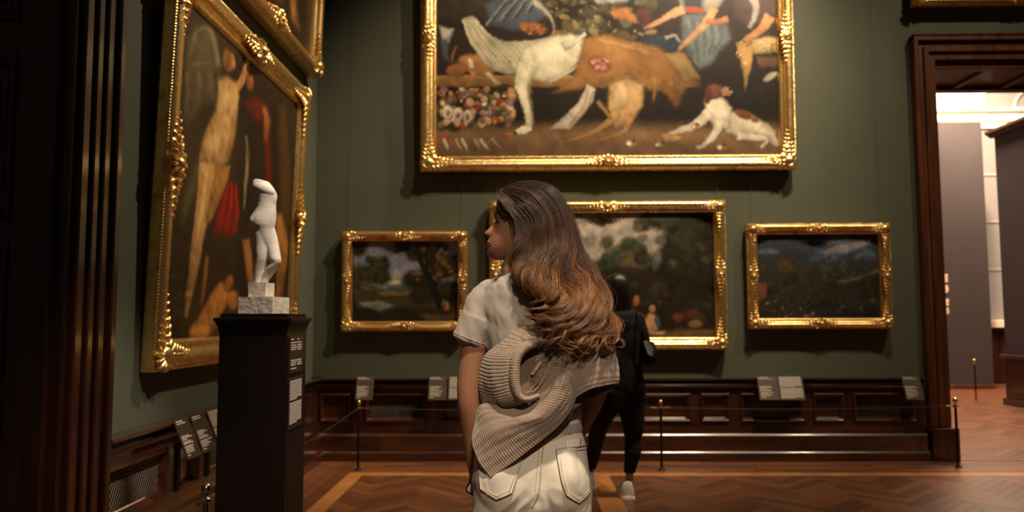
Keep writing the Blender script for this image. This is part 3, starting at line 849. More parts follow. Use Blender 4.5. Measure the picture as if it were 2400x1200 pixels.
# --- large still life (loose colour masses only) ----------------------------
def paint_big(c):
    c.fill((40, 28, 18))
    c.poly([(1010, 292), (1200, 300), (1500, 292), (1840, 302), (1840, 380), (1010, 380)], (112, 82, 50), 14)
    c.poly([(1010, 332), (1840, 336), (1840, 380), (1010, 380)], (86, 62, 40), 8, 0.5)
    c.poly([(1010, 208), (1300, 206), (1640, 214), (1640, 290), (1300, 285), (1010, 292)], (26, 18, 12), 8, 0.8)
    c.poly([(1010, 178), (1640, 176), (1645, 204), (1010, 203)], (130, 90, 46), 2)
    c.stroke([(1010, 181), (1300, 180), (1640, 179)], 5, (158, 116, 64), 2, 0.7)
    c.poly([(1010, -60), (1300, -60), (1300, 50), (1010, 60)], (58, 46, 34), 14)
    # heap of small birds and feathers along the top
    c.dabs(90, 1290, 1530, -50, 92, [(122, 102, 60), (92, 78, 44), (146, 122, 76), (70, 58, 38), (104, 96, 66)], (8, 20), 3, 2, 0.85, 0.6)
    c.dabs(70, 1290, 1520, -40, 85, [(58, 60, 40), (160, 136, 84), (44, 36, 24)], (2.5, 5), 33, 1, 0.9, 0.8)
    c.poly([(1135, 10), (1190, -20), (1260, -10), (1290, 30), (1255, 60), (1200, 75), (1150, 60)], (82, 86, 88), 4)
    for k in range(12): c.stroke([(1140+k*10, 60-k*3), (1170+k*9, 20-k*2), (1200+k*8, -10)], [7, 4], [(150, 146, 132), (58, 64, 72), (104, 104, 100)][k % 3], 1.5, 0.9)
    c.ell(1248, 66, 34, 15, (150, 88, 44), 8, 3); c.dabs(22, 1225, 1275, 55, 80, [(186, 122, 62), (96, 52, 26)], (2.5, 5), 7, 1)
    c.stroke([(1250, 0), (1290, 40), (1300, 75)], [16, 9, 5], (176, 160, 128), 2); c.stroke([(1300, 72), (1290, 95), (1284, 106)], [6, 3], (178, 116, 60), 1)
    c.poly([(1428, 28), (1468, 14), (1502, 56), (1440, 44)], (184, 116, 58), 2); c.poly([(1380, -10), (1480, -10), (1470, 6), (1400, 10)], (172, 164, 146), 3)
    c.poly([(1490, 20), (1530, 20), (1525, 60), (1498, 58)], (86, 40, 26), 3)
    c.poly([(1500, 90), (1545, 80), (1600, 100), (1590, 128), (1520, 118)], (34, 46, 56), 4); c.stroke([(1560, 90), (1580, 84), (1596, 100)], [10, 6], (150, 142, 124), 2)
    # hare and hanging bird on the dark side
    c.ell(1118, 152, 46, 24, (158, 104, 50), 15, 3); c.ell(1070, 165, 26, 17, (140, 88, 42), -10, 3); c.stroke([(1112, 165), (1098, 198), (1068, 220)], [18, 10, 6], (158, 106, 54), 2); c.stroke([(1140, 168), (1160, 190), (1175, 198)], [14, 8], (196, 166, 118), 2)
    c.stroke([(1060, 150), (1062, 125), (1070, 108)], [8, 5], (128, 80, 38), 1.5); c.ell(1104, 150, 6, 14, (206, 184, 140), -20, 2)
    c.poly([(1030, 60), (1062, 70), (1052, 100), (1036, 96)], (190, 178, 152), 3); c.stroke([(1040, 90), (1046, 130), (1056, 150)], [20, 14, 6], (66, 66, 68), 3)
    # pale bird: raised wing, round body, neck hanging over the table edge
    c.poly([(1090, 48), (1098, 38), (1112, 40), (1128, 64), (1150, 86), (1190, 98), (1240, 96), (1300, 84), (1318, 108), (1280, 140), (1230, 166), (1194, 176), (1160, 166), (1128, 140), (1104, 104), (1088, 62)], (208, 190, 146), 2)
    for k in range(7): c.stroke([(1086 + k*4, 46 - (k % 2)*4), (1104 + k*9, 96), (1140 + k*12, 150)], [8, 6, 3], [(220, 204, 160), (186, 166, 122)][k % 2], 1.2, 0.8)
    for k in range(16):
        x0 = 1094 + k*13; c.stroke([(x0, 46 + min(k, 7)*8), (x0 + 22, 88 + min(k, 7)*5), (x0 + 58 - k*2, 130 + k*1.5)], [3.5, 2], (160, 140, 100), 1.2, 0.55)
    c.poly([(1212, 150), (1232, 112), (1290, 86), (1340, 78), (1370, 92), (1368, 132), (1330, 172), (1280, 190), (1232, 186)], (222, 206, 162), 3)
    c.stroke([(1320, 110), (1350, 96), (1372, 78)], [22, 14, 8], (214, 200, 160), 2); c.stroke([(1285, 190), (1320, 176), (1360, 150)], [14, 10, 6], (196, 178, 136), 2, 0.8)
    c.stroke([(1238, 150), (1222, 200), (1232, 244), (1240, 280), (1236, 302)], [48, 34, 20, 18, 18], (214, 196, 152), 2)
    c.stroke([(1254, 160), (1240, 205), (1245, 250), (1250, 290)], [12, 8, 6], (150, 128, 88), 3, 0.6)
    c.ell(1226, 305, 20, 9, (212, 196, 154), -10, 1.5); c.ell(1194, 315, 15, 4, (158, 84, 40), -4, 1.2); c.ell(1207, 312, 4, 3, (30, 24, 18), 0, 1)
    # tawny beast hanging off the table
    c.poly([(1368, 88), (1420, 80), (1480, 96), (1545, 112), (1600, 150), (1608, 206), (1590, 240), (1560, 214), (1520, 212), (1470, 176), (1420, 190), (1370, 208), (1296, 218), (1345, 182)], (160, 108, 54), 4)
    c.poly([(1480, 120), (1560, 124), (1602, 165), (1600, 214), (1560, 190), (1500, 170)], (118, 74, 34), 10, 0.7); c.stroke([(1400, 92), (1470, 108), (1540, 130)], [10, 14, 8], (196, 146, 84), 5, 0.6)
    c.stroke([(1560, 190), (1578, 225), (1590, 250)], [40, 26, 14], (122, 78, 36), 3); c.stroke([(1530, 180), (1535, 215), (1530, 238)], [18, 10, 6], (140, 92, 44), 2)
    c.ell(1406, 150, 28, 19, (150, 74, 52), 20, 3); c.dabs(20, 1388, 1424, 138, 164, [(190, 118, 90), (120, 48, 34), (206, 150, 120)], (3, 7), 41, 1.2)
    c.poly([(1428, 196), (1470, 184), (1508, 200), (1506, 246), (1478, 292), (1440, 300), (1424, 250)], (186, 144, 88), 4); c.ell(1455, 225, 18, 30, (206, 176, 124), 10, 6, 0.7)
    c.stroke([(1448, 262), (1420, 292), (1370, 318), (1316, 334)], [26, 14, 10, 7], (176, 130, 74), 1.5); c.stroke([(1478, 270), (1462, 306), (1420, 324), (1388, 332)], [24, 12, 9, 6], (170, 124, 68), 1.5); c.stroke([(1400, 236), (1420, 262), (1432, 280)], [10, 8], (150, 106, 58), 2)
    c.poly([(1376, 198), (1396, 208), (1390, 236), (1368, 268), (1334, 304), (1288, 302), (1322, 272), (1356, 240)], (208, 184, 150), 2); c.stroke([(1380, 206), (1368, 250), (1338, 290)], [6, 4], (160, 112, 84), 2, 0.7); c.stroke([(1390, 214), (1376, 256), (1350, 286)], [4, 3], (120, 96, 74), 2, 0.7)
    # heap of fruit and small birds in the corner
    c.dabs(60, 1028, 1206, 208, 300, [(70, 60, 34), (46, 38, 22), (96, 80, 46)], (9, 18), 18, 2)
    c.dabs(110, 1030, 1204, 208, 296, [(196, 166, 120), (144, 54, 32), (98, 92, 52), (210, 184, 146), (120, 80, 50), (176, 122, 70), (128, 96, 88), (180, 140, 96)], (4.5, 10), 8, 1.2, 0.95, 0.85)
    for (x, y) in ((1050, 262), (1072, 268), (1096, 272)): c.ell(x, y, 13, 16, (196, 178, 142), 10, 2); c.ell(x, y+2, 5, 7, (140, 76, 56), 10, 2)
    for k in range(9): c.stroke([(1040 + k*14, 324), (1046 + k*15, 340), (1050 + k*16, 352)], [9, 8, 3], [(190, 166, 126), (120, 84, 56), (164, 128, 90)][k % 3], 1.2)
    c.ell(1042, 320, 10, 4, (176, 60, 34), -10, 1.2)
    # figures behind the table, cut by the frame: sleeves, apron, arms
    c.poly([(1610, 128), (1840, 100), (1840, 280), (1640, 262)], (28, 20, 14), 16)
    c.poly([(1574, -60), (1700, -60), (1696, 0), (1684, 18), (1640, 34), (1596, 22)], (166, 154, 130), 3); c.poly([(1596, -60), (1650, -60), (1648, 20), (1604, 18)], (64, 54, 60), 4)
    c.poly([(1598, 34), (1650, 30), (1706, 60), (1716, 92), (1690, 118), (1668, 150), (1640, 166), (1610, 130), (1596, 84)], (98, 102, 94), 4)
    for k in range(8): c.stroke([(1612 + k*11, 46 + k*2), (1622 + k*10, 92), (1630 + k*6, 148 - k*5)], [6, 4], [(132, 136, 122), (70, 74, 70)][k % 2], 2, 0.6)
    c.ell(1626, 24, 26, 6, (168, 52, 30), 0, 2)
    c.stroke([(1604, 20), (1570, 36), (1536, 56), (1508, 66)], [24, 18, 13, 6], (206, 150, 100), 1.5); c.stroke([(1674, 16), (1656, 52), (1622, 86), (1598, 108), (1590, 122)], [26, 22, 15, 12, 5], (208, 152, 102), 1.5)
    c.stroke([(1706, 44), (1680, 52), (1655, 50)], [18, 14, 12], (170, 108, 62), 2)
    c.poly([(1722, -60), (1840, -60), (1840, 70), (1800, 52), (1760, 70), (1716, 44)], (78, 56, 48), 4); c.stroke([(1752, -30), (1772, 20), (1756, 66)], [26, 18, 8], (168, 154, 132), 2)
    c.stroke([(1806, 36), (1786, 66), (1752, 92), (1738, 100)], [28, 22, 16, 8], (198, 134, 82), 1.5)
    c.poly([(1752, 96), (1800, 84), (1832, 90), (1832, 122), (1764, 126)], (172, 138, 88), 3); c.poly([(1724, 100), (1752, 98), (1766, 116), (1760, 160), (1746, 212), (1738, 160)], (164, 122, 66), 2)
    c.dabs(24, 1728, 1830, 90, 150, [(196, 164, 110), (120, 84, 44)], (2.5, 6), 52, 1); c.poly([(1556, 126), (1602, 120), (1642, 182), (1604, 192)], (146, 112, 62), 2); c.ell(1806, 180, 20, 8, (152, 138, 112), -30, 2); c.poly([(1772, 132), (1830, 130), (1830, 160), (1780, 158)], (90, 62, 36), 3)
    # resting spotted dog with pups
    c.poly([(1700, 262), (1748, 262), (1800, 290), (1828, 330), (1818, 344), (1780, 318), (1730, 322), (1700, 310)], (196, 174, 138), 3)
    c.stroke([(1780, 300), (1808, 318), (1826, 342)], [26, 14, 8], (200, 178, 142), 1.5); c.stroke([(1726, 318), (1776, 322), (1796, 330), (1782, 344)], [20, 16, 12, 8], (208, 188, 152), 1.5)
    c.poly([(1652, 232), (1692, 226), (1716, 252), (1712, 300), (1680, 306), (1658, 280)], (208, 186, 150), 3)
    c.stroke([(1664, 262), (1630, 292), (1590, 306), (1556, 318)], [30, 20, 13, 9], (204, 182, 146), 1.5); c.stroke([(1688, 278), (1676, 312), (1652, 338), (1632, 346)], [28, 18, 12, 10], (210, 190, 154), 1.5)
    c.ell(1676, 214, 24, 19, (104, 60, 38), 0, 2); c.ell(1704, 214, 15, 9, (156, 112, 78), 10, 1.5); c.ell(1660, 224, 9, 20, (80, 42, 26), 8, 2); c.ell(1712, 210, 4, 3, (34, 22, 16), 0, 1); c.stroke([(1694, 222), (1712, 224)], [5, 3], (190, 128, 100), 1)
    c.ell(1742, 268, 22, 10, (112, 62, 38), 18, 2); c.ell(1770, 280, 10, 7, (118, 68, 42), 20, 2)
    for (x, y, r_) in ((1478, 336, 15), (1546, 340, 13), (1690, 346, 14), (1630, 296, 10)): c.ell(x, y, r_, r_*0.8, (132, 98, 68), 0, 2); c.ell(x - r_*.3, y + 1, r_*.45, r_*.4, (200, 178, 142), 0, 1.5); c.ell(x + r_*.5, y - r_*.4, r_*.3, r_*.3, (84, 54, 36), 0, 1.2)
    c.poly([(1548, 314), (1600, 318), (1588, 334), (1560, 334)], (164, 120, 66), 2)

xc, zb, Wb, _ = box_px(985, 1868, 0, 398, 7.40)
BIGX = (xc - Wb/2, xc + Wb/2, zb)
picture('framed_painting', Wb, 2.55, 0.150, 0.10, (xc, 7.485, zb), 0, math.radians(1.4), 'large gilt-framed painting of white and tawny game hanging highest on back wall', paint_big, (560, 380), 1,
        wires=None, gain=1.0)

# --- three landscapes below -------------------------------------------------
def paint_l1(c):
    c.fill((40, 32, 20))
    c.poly([(810, 555), (1080, 555), (1080, 690), (810, 690)], (124, 120, 122), 6)
    c.poly([(815, 556), (1000, 556), (960, 600), (880, 590)], (104, 98, 98), 10, 0.7); c.ell(900, 650, 60, 16, (150, 142, 132), 0, 8, 0.8); c.ell(922, 662, 20, 6, (196, 170, 120), 0, 3, 0.8)
    c.poly([(810, 655), (870, 668), (920, 685), (1080, 690), (1080, 770), (810, 770)], (58, 48, 26), 4)
    c.poly([(830, 660), (870, 672), (900, 684), (850, 680)], (112, 86, 48), 3); c.ell(930, 688, 46, 7, (110, 84, 42), 0, 3); c.ell(940, 676, 34, 8, (70, 76, 54), 0, 3)
    c.poly([(840, 708), (890, 704), (925, 716), (890, 732), (850, 720)], (112, 108, 92), 3)
    c.poly([(815, 720), (870, 722), (890, 735), (960, 718), (1080, 730), (1080, 770), (815, 770)], (32, 25, 14), 4)
    for (x, y, r_) in ((842, 640, 26), (830, 660, 20), (890, 620, 24), (880, 640, 26), (895, 650, 24), (866, 645, 22)): c.ell(x, y, r_, r_*0.8, (52, 50, 24), 0, 6)
    c.dabs(22, 860, 906, 605, 660, [(64, 62, 28), (46, 44, 20)], (5, 10), 5, 3)
    for (x, y, r_) in ((825, 580, 22), (840, 585, 20), (850, 570, 16), (945, 568, 24), (975, 590, 28), (1010, 580, 40), (1040, 620, 42), (1000, 655, 36), (965, 655, 24), (1055, 690, 40), (990, 690, 30)): c.ell(x, y, r_, r_*0.85, (38, 30, 14), 0, 6)
    c.dabs(44, 960, 1060, 570, 660, [(92, 66, 28), (62, 46, 20), (30, 24, 12), (104, 78, 34)], (5, 11), 6, 3, 0.8)
    c.stroke([(1035, 720), (1010, 660), (985, 610), (975, 565)], [20, 14, 8], (28, 20, 12)); c.stroke([(1000, 630), (1000, 580), (1010, 560)], [9, 5], (28, 20, 12)); c.stroke([(838, 735), (826, 690), (828, 620), (822, 570)], [6, 5, 4], (30, 22, 12))
    c.stroke([(1046, 564), (1035, 585), (1020, 600)], [8, 4], (120, 112, 100), 3, 0.7)
    c.ell(1046, 718, 7, 11, (156, 96, 56), 0, 2); c.ell(1040, 712, 5, 10, (90, 80, 50), 0, 2); c.poly([(980, 735), (1075, 735), (1075, 760), (1000, 752)], (70, 52, 24), 4)
def paint_l2(c):
    c.fill((34, 27, 16))
    c.poly([(1150, 400), (1560, 400), (1570, 560), (1500, 620), (1150, 640)], (190, 168, 138), 8)
    c.dabs(26, 1340, 1540, 492, 580, [(190, 168, 136), (136, 130, 124), (172, 156, 136), (120, 118, 116)], (14, 34), 4, 6, 0.6, 0.5)
    c.poly([(1340, 490), (1500, 490), (1480, 505), (1350, 520)], (122, 120, 126), 8, 0.7)
    c.poly([(1150, 615), (1400, 610), (1430, 595), (1460, 560), (1490, 556), (1520, 590), (1540, 640), (1480, 660), (1150, 670)], (62, 64, 44), 5)
    c.dabs(26, 1410, 1530, 560, 640, [(74, 76, 52), (50, 52, 34), (96, 92, 62)], (7, 16), 14, 3, 0.8)
    c.poly([(1446, 628), (1462, 596), (1476, 582), (1490, 592), (1502, 612), (1510, 635)], (100, 78, 44), 6, 0.85)
    c.poly([(1150, 640), (1530, 625), (1690, 640), (1690, 800), (1150, 800)], (38, 28, 16), 6)
    c.poly([(1500, 480), (1690, 480), (1690, 680), (1560, 660), (1540, 600), (1570, 545), (1510, 530)], (44, 40, 24), 6)
    c.dabs(46, 1500, 1680, 495, 640, [(60, 54, 30), (34, 30, 18), (74, 66, 38), (48, 46, 32)], (8, 20), 15, 3, 0.8)
    c.ell(1555, 505, 40, 18, (66, 72, 58), 10, 4, 0.8); c.ell(1540, 610, 10, 26, (150, 140, 120), 15, 4, 0.35)
    c.dabs(26, 1420, 1680, 660, 780, [(62, 44, 22), (84, 40, 20), (30, 22, 14), (52, 48, 28)], (8, 20), 16, 4, 0.7)
    c.poly([(1490, 775), (1690, 770), (1690, 800), (1490, 800)], (96, 70, 34), 5)
    c.ell(1492, 705, 8, 13, (170, 96, 60), 0, 2); c.ell(1528, 758, 16, 24, (186, 138, 92), -8, 3); c.ell(1528, 724, 8, 10, (176, 120, 76), 0, 2); c.stroke([(1520, 776), (1540, 782), (1558, 778)], [10, 8, 5], (190, 146, 104), 2)
    c.ell(1541, 755, 7, 16, (56, 74, 80), -15, 2.5); c.ell(1590, 745, 15, 12, (116, 54, 26), 0, 4, 0.85); c.ell(1630, 760, 18, 10, (120, 90, 44), 0, 3)
def paint_l3(c):
    c.fill((34, 26, 18))
    c.poly([(1775, 545), (2075, 545), (2075, 640), (1775, 640)], (50, 52, 54), 6)
    c.dabs(24, 1900, 2070, 556, 610, [(92, 100, 108), (120, 116, 112), (74, 84, 94), (60, 70, 78)], (12, 30), 4, 5, 0.7, 0.5)
    c.ell(1985, 580, 60, 12, (136, 126, 118), -12, 6, 0.8); c.ell(1800, 590, 26, 8, (86, 92, 96), 0, 4, 0.8)
    c.poly([(1775, 610), (1850, 600), (1920, 625), (2000, 610), (2075, 605), (2075, 765), (1775, 765)], (46, 42, 30), 8)
    c.dabs(30, 1930, 2070, 605, 670, [(56, 62, 54), (44, 52, 50), (70, 62, 40)], (8, 24), 6, 4, 0.6, 0.4)
    c.stroke([(1960, 662), (2010, 652), (2065, 632)], [8, 5], (116, 96, 62), 3)
    c.poly([(1815, 640), (1822, 605), (1836, 605), (1838, 582), (1842, 605), (1856, 615), (1872, 640)], (78, 62, 34), 4, 0.75)
    c.dabs(44, 1780, 2060, 650, 755, [(56, 46, 28), (36, 28, 20), (70, 58, 38), (46, 40, 30)], (8, 24), 9, 4, 0.7, 0.4)
    c.poly([(1776, 660), (1800, 665), (1795, 700), (1776, 710)], (104, 66, 44), 4)
    c.dabs(30, 1785, 1920, 705, 745, [(104, 78, 54), (84, 46, 30), (128, 106, 80), (62, 46, 34)], (2.5, 5), 10, 1.2, 0.8)
    c.dabs(14, 1960, 2050, 700, 745, [(90, 76, 58), (66, 54, 40)], (3, 8), 12, 1.5, 0.7); c.poly([(1900, 745), (2075, 725), (2075, 770), (1890, 770)], (26, 18, 14), 8)

for (l, r_, t, b, fw, d, lab, pf, res, sd, gl) in (
    (798, 1095, 541, 777, 0.098, 0.085, 'small gilt-framed river landscape with dark trees, hung nearest the room corner', paint_l1, (230, 170), 11, 'gold_d'),
    (1147, 1708, 470, 820, 0.118, 0.095, 'mid-sized bright gilt-framed woodland landscape hung behind the two visitors', paint_l2, (380, 230), 21, 'gold'),
    (1757, 2096, 523, 771, 0.104, 0.090, 'small gilt-framed stormy dark landscape hung beside the doorway', paint_l3, (240, 160), 31, 'gold_d')):
    x, z, W_, H_ = box_px(l, r_, t, b, 7.42)
    picture('framed_painting', W_, H_, fw, d, (x, 7.505, z), 0, math.radians(0.8), lab, pf, res, sd, gl, wires=(-W_/2+0.07, W_/2-0.05), gain=1.0)

# --- pictures on the side wall ------------------------------------------------
def paint_left(c):
    c.fill((50, 35, 15))
    c.poly([(425, -80), (700, 60), (700, 300), (560, 260), (430, 200)], (64, 46, 20), 20, 0.8)
    c.poly([(556, 130), (694, 240), (690, 730), (560, 720)], (36, 24, 12), 14, 0.9)
    c.stroke([(660, 240), (668, 400), (664, 560), (656, 700)], [22, 30, 26, 20], (84, 54, 20), 10, 0.6)
    # grey-brown drapery
    c.poly([(436, 90), (458, 56), (486, 52), (506, 90), (520, 150), (524, 190), (512, 262), (488, 240), (470, 262), (444, 300), (428, 280), (430, 170)], (98, 82, 50), 6)
    c.stroke([(446, 130), (462, 74), (492, 70), (506, 116), (512, 160)], [12, 10, 12, 14], (140, 122, 84), 3, 0.9); c.stroke([(440, 160), (462, 150), (492, 148)], [10, 12, 8], (136, 118, 80), 3, 0.8)
    for k in range(6): c.stroke([(440 + k*13, 170), (438 + k*14, 220), (432 + k*13, 270 - k*4)], [8, 6, 3], [(116, 98, 62), (66, 52, 28)][k % 2], 2.5, 0.7)
    c.stroke([(470, 380), (448, 450), (424, 530)], [24, 30, 16], (92, 78, 48), 6, 0.8)
    # tall pale figure
    c.stroke([(546, 214), (566, 190), (576, 160), (584, 132)], [24, 18, 13, 8], (214, 156, 86), 1.5)
    c.poly([(510, 186), (532, 178), (556, 196), (560, 226), (556, 270), (550, 320), (540, 366), (520, 400), (486, 392), (466, 372), (472, 336), (488, 296), (506, 256), (512, 220)], (220, 166, 94), 3)
    c.ell(528, 240, 12, 30, (240, 192, 122), 8, 8, 0.6); c.ell(500, 340, 20, 34, (236, 186, 112), 20, 9, 0.6); c.stroke([(552, 262), (546, 320), (532, 372)], [10, 12, 8], (160, 104, 48), 5, 0.6)
    c.ell(538, 146, 13, 24, (186, 120, 62), 4, 2); c.ell(530, 136, 9, 24, (150, 96, 44), 4, 3); c.ell(546, 150, 6, 14, (210, 146, 84), 0, 2)
    c.stroke([(494, 380), (488, 430), (476, 490), (464, 560), (452, 640), (442, 700), (434, 745)], [54, 50, 36, 28, 22, 15, 10], (212, 156, 84), 2)
    c.stroke([(522, 386), (516, 430), (500, 480), (486, 520)], [36, 34, 24, 14], (182, 122, 58), 3); c.stroke([(484, 400), (476, 470), (462, 560), (450, 650)], [12, 12, 8, 5], (240, 188, 114), 5, 0.6)
    c.stroke([(486, 600), (478, 670), (470, 720)], [8, 12, 6], (150, 94, 40), 3, 0.8)
    # red cloth
    c.poly([(538, 418), (556, 440), (562, 500), (552, 545), (532, 560), (516, 548), (498, 556), (506, 500), (522, 450)], (140, 24, 10), 3)
    for k in range(5): c.stroke([(536 + k*4, 430), (524 + k*8, 490), (508 + k*11, 546)], [4, 6, 3], [(176, 36, 16), (86, 12, 6)][k % 2], 2, 0.7)
    c.poly([(572, 240), (600, 225), (632, 250), (626, 280), (590, 290)], (104, 26, 14), 4, 0.9); c.stroke([(622, 280), (628, 350), (630, 430)], [16, 14, 18], (112, 26, 12), 4, 0.85)
    c.stroke([(578, 318), (582, 370), (576, 430), (572, 490)], [6, 11, 8, 5], (162, 136, 86), 2, 0.85); c.stroke([(592, 260), (586, 320), (590, 420)], [14, 18, 12], (28, 20, 12), 4, 0.8)
    c.ell(586, 192, 9, 22, (156, 86, 38), 0, 2.5); c.stroke([(618, 250), (626, 285), (622, 330)], [10, 18, 8], (150, 88, 38), 3, 0.9); c.stroke([(576, 560), (584, 620), (590, 680)], [16, 20, 14], (170, 108, 48), 3, 0.9)
    c.stroke([(652, 500), (662, 570), (658, 640), (650, 700)], [16, 26, 22, 14], (160, 100, 42), 4, 0.8)
    # crouching warm figures low down
    c.poly([(494, 690), (516, 660), (534, 666), (540, 700), (520, 736), (500, 772), (490, 800), (446, 804), (442, 776), (462, 748)], (186, 118, 52), 3)
    c.ell(536, 664, 11, 20, (150, 88, 36), 10, 2.5); c.ell(546, 704, 14, 24, (180, 112, 50), 0, 3); c.ell(470, 778, 26, 20, (200, 130, 60), -10, 5, 0.8); c.stroke([(520, 740), (500, 770), (486, 800)], [16, 14, 10], (120, 70, 28), 3, 0.8)
    c.poly([(395, 640), (428, 650), (430, 800), (393, 812)], (42, 34, 14), 8); c.dabs(26, 398, 440, 640, 800, [(66, 54, 22), (30, 24, 12)], (5, 12), 9, 3, 0.6)
    c.dabs(40, 400, 690, 560, 800, [(54, 36, 16), (36, 24, 10), (74, 46, 18)], (8, 22), 4, 5, 0.3, 0.9)

zl = at_x(357, 872, XL + 0.07).z; y0 = at_x(357, 872, XL + 0.075).y; y1 = at_x(709, 500, XL + 0.12).y
Wl = y1 - y0; Hl = at_x(716, 204, XL + 0.16).z - zl
picture('framed_painting', Wl, Hl, 0.165, 0.085, (XL + 0.012, (y0+y1)/2, zl), PI/2, math.radians(1.9), 'tall-looking gilt-framed figure painting with red drapery, behind the white statue', paint_left, (300, 320), 41, gain=1.15, big=1.35)
def paint_up(c):
    c.fill((54, 36, 14))
    c.poly([(640, -60), (735, -40), (740, 150), (700, 120)], (44, 28, 12), 10); c.stroke([(685, -30), (690, 40), (700, 66)], [14, 16, 6], (176, 116, 54), 4); c.dabs(12, 640, 735, -40, 130, [(70, 46, 20), (36, 24, 12)], (8, 20), 4, 5, 0.7)
    c.stroke([(590, -120), (640, -40), (660, 20)], [50, 30, 20], (96, 64, 28), 8, 0.7)
y1b = at_x(752, 150, XL + 0.13).y; zb2 = at_x(748, 188, XL + 0.10).z
picture('framed_painting', 2.5, 1.9, 0.16, 0.13, (XL + 0.012, y1b - 1.25, zb2), PI/2, math.radians(2.2), 'gilt-framed dark painting hung above the figure painting, mostly cut off', paint_up, (110, 110), 51, 'gold_d', beads=False)
# --- picture above the doorway --------------------------------------------------
xa = at_y(2142, 8, 7.40).x; za = at_y(2200, 12, 7.40).z
picture('framed_painting', 2.0, 1.4, 0.13, 0.12, (xa + 1.0, 7.49, za), 0, math.radians(1.2), 'gilt-framed painting above the doorway with only its bottom rail showing', lambda c: c.fill((60, 45, 30)), (12, 12), 61, 'gold_d', beads=False)
# ------------------------------------------------------------------ pedestal and statue
PY0 = 3.25
PXR = at_y(671, 900, PY0).x
PXL = at_y(511, 900, PY0).x
PWD = PXR - PXL; PTOP = at_y(600, 735, PY0 + 0.02).z
pc = Vector(((PXL+PXR)/2, PY0 + PWD/2, 0))
ped = empty('pedestal', pc); tag(ped, 'tall dark brown pedestal with printed side panels carrying the white statue', 'pedestal')
def sq(h, z): return [(pc.x-h, pc.y-h, z), (pc.x+h, pc.y-h, z), (pc.x+h, pc.y+h, z), (pc.x-h, pc.y+h, z)]
hw = PWD/2
obj('body', MB().loft([sq(hw, 0.0), sq(hw, PTOP-0.074)]), M['pedestal'], ped, flat=True)
obj('cornice', MB().loft([sq(hw+0.002, PTOP-0.0735), sq(hw+0.006, PTOP-0.053), sq(hw+0.015, PTOP-0.032), sq(hw+0.020, PTOP-0.030), sq(hw+0.020, PTOP-0.0185), sq(hw+0.017, PTOP-0.0165)]), M['pedestal'], ped, flat=True)
obj('top_slab', MB().loft([sq(hw-0.002, PTOP-0.016), sq(hw-0.002, PTOP-0.002), sq(hw-0.004, PTOP)]), M['pedestal'], ped, flat=True)
def words(mb, u0, u1, z, h, rnd, place, fillf=1.0):
    u = u0
    while u < u0 + (u1-u0)*fillf:
        w_ = rnd.uniform(0.9, 3.2)*h
        e = min(u + w_, u1)
        if e - u > h*0.4: place(mb, u, e, z - h*0.32, z + h*0.32)
        u = e + h*0.45
PLQ = mat('pedestal_plate', (0.016, 0.0085, 0.005), None, 0.4)
for (ya, yb, style) in ((789, 876, 0), (888, 1008, 1)):
    xa_ = PXR + 0.001
    z1 = at_x(676, ya, xa_).z; z0 = at_x(676, yb, xa_).z; ya_ = at_x(674.5, 900, xa_).y + 0.004; yb_ = at_x(709, 900, xa_).y - 0.012
    pl = obj('text_plate', MB().bbox(PXR + 0.0003, PXR + 0.005, ya_, yb_, z0, z1, 0.001), PLQ, ped, flat=True)
    tmb = MB(); rnd = random.Random(style + 8)
    def place(mb, a, b, za_, zb_): mb.box(PXR + 0.0052, PXR + 0.0058, a, b, za_, zb_)
    H = z1 - z0; m = (yb_-ya_)
    if style:
        n = 24
        for k in range(n):
            if k == 11: continue
            words(tmb, ya_ + 0.07*m, ya_ + 0.92*m, z1 - H*(0.06 + 0.036*k), H*0.030, rnd, place, 0.55 if k in (10, n-1) else 1)
    else:
        for k, f in enumerate((0.08, 0.17, 0.24, 0.30, 0.36, 0.66, 0.72, 0.78, 0.88)):
            words(tmb, ya_ + 0.1*m, ya_ + (0.28 if k in (0,) else 0.5)*m, z1 - H*f, H*0.045, rnd, place, 0.85)
            if k < 8: words(tmb, ya_ + 0.54*m, ya_ + (0.66 if k == 0 else 0.9)*m, z1 - H*f, H*0.045, rnd, place, 0.85)
    obj('printed_text', tmb, M['print'], pl, flat=True)['kind'] = 'stuff'

YS = 3.40
SK = YS/4.83
st = empty('statue', at_y(617, 735, YS) * 1.0); st.location.z = PTOP
ORIGIN[st.name] = Vector(st.location)
tag(st, 'headless white plaster statue of a standing nude on square blocks', 'statue')
SC = 2.93
def S(zx, zy, Y=YS): return at_y(480 + zx/SC, 390 + zy/SC, Y)
mpp = (S(100, 500) - S(0, 500)).length/100
def block(cx, w_, z0, z1, rz, jit=0.0, seed=1):
    rnd = random.Random(seed); h = w_/2; mb = MB(); rings = []
    for z in np.linspace(z0, z1, 5):
        ring = []
        for k in range(4):
            for t in range(4):
                a, b = [(-h,-h),(h,-h),(h,h),(-h,h)][k], [(h,-h),(h,h),(-h,h),(-h,-h)][k]
                x = a[0]+(b[0]-a[0])*t/4; y = a[1]+(b[1]-a[1])*t/4
                x += rnd.uniform(-jit, jit); y += rnd.uniform(-jit, jit)
                ring.append((cx.x + x*math.cos(rz)-y*math.sin(rz), cx.y + x*math.sin(rz)+y*math.cos(rz), z + rnd.uniform(-jit, jit)*(0 if z in (z0,) else 1)))
        rings.append(ring)
    return mb.loft(rings)
w_big = 0.222*SK; w_sm = 0.113*SK
cbig = Vector((st.location.x, YS + 0.01, 0)); z_a = PTOP; z_b = S(400, 898).z; z_c = S(400, 800).z
obj('base_block', block(cbig, w_big, z_a, z_b, math.radians(-9)), M['plaster_b'], st, flat=True)
csm = Vector((S(384, 850).x, YS + 0.01, 0))
obj('foot_block', block(csm, w_sm, z_b, z_c, math.radians(-10), 0.0012, 3), M['plaster_b'], st, flat=True)
fig = MB()
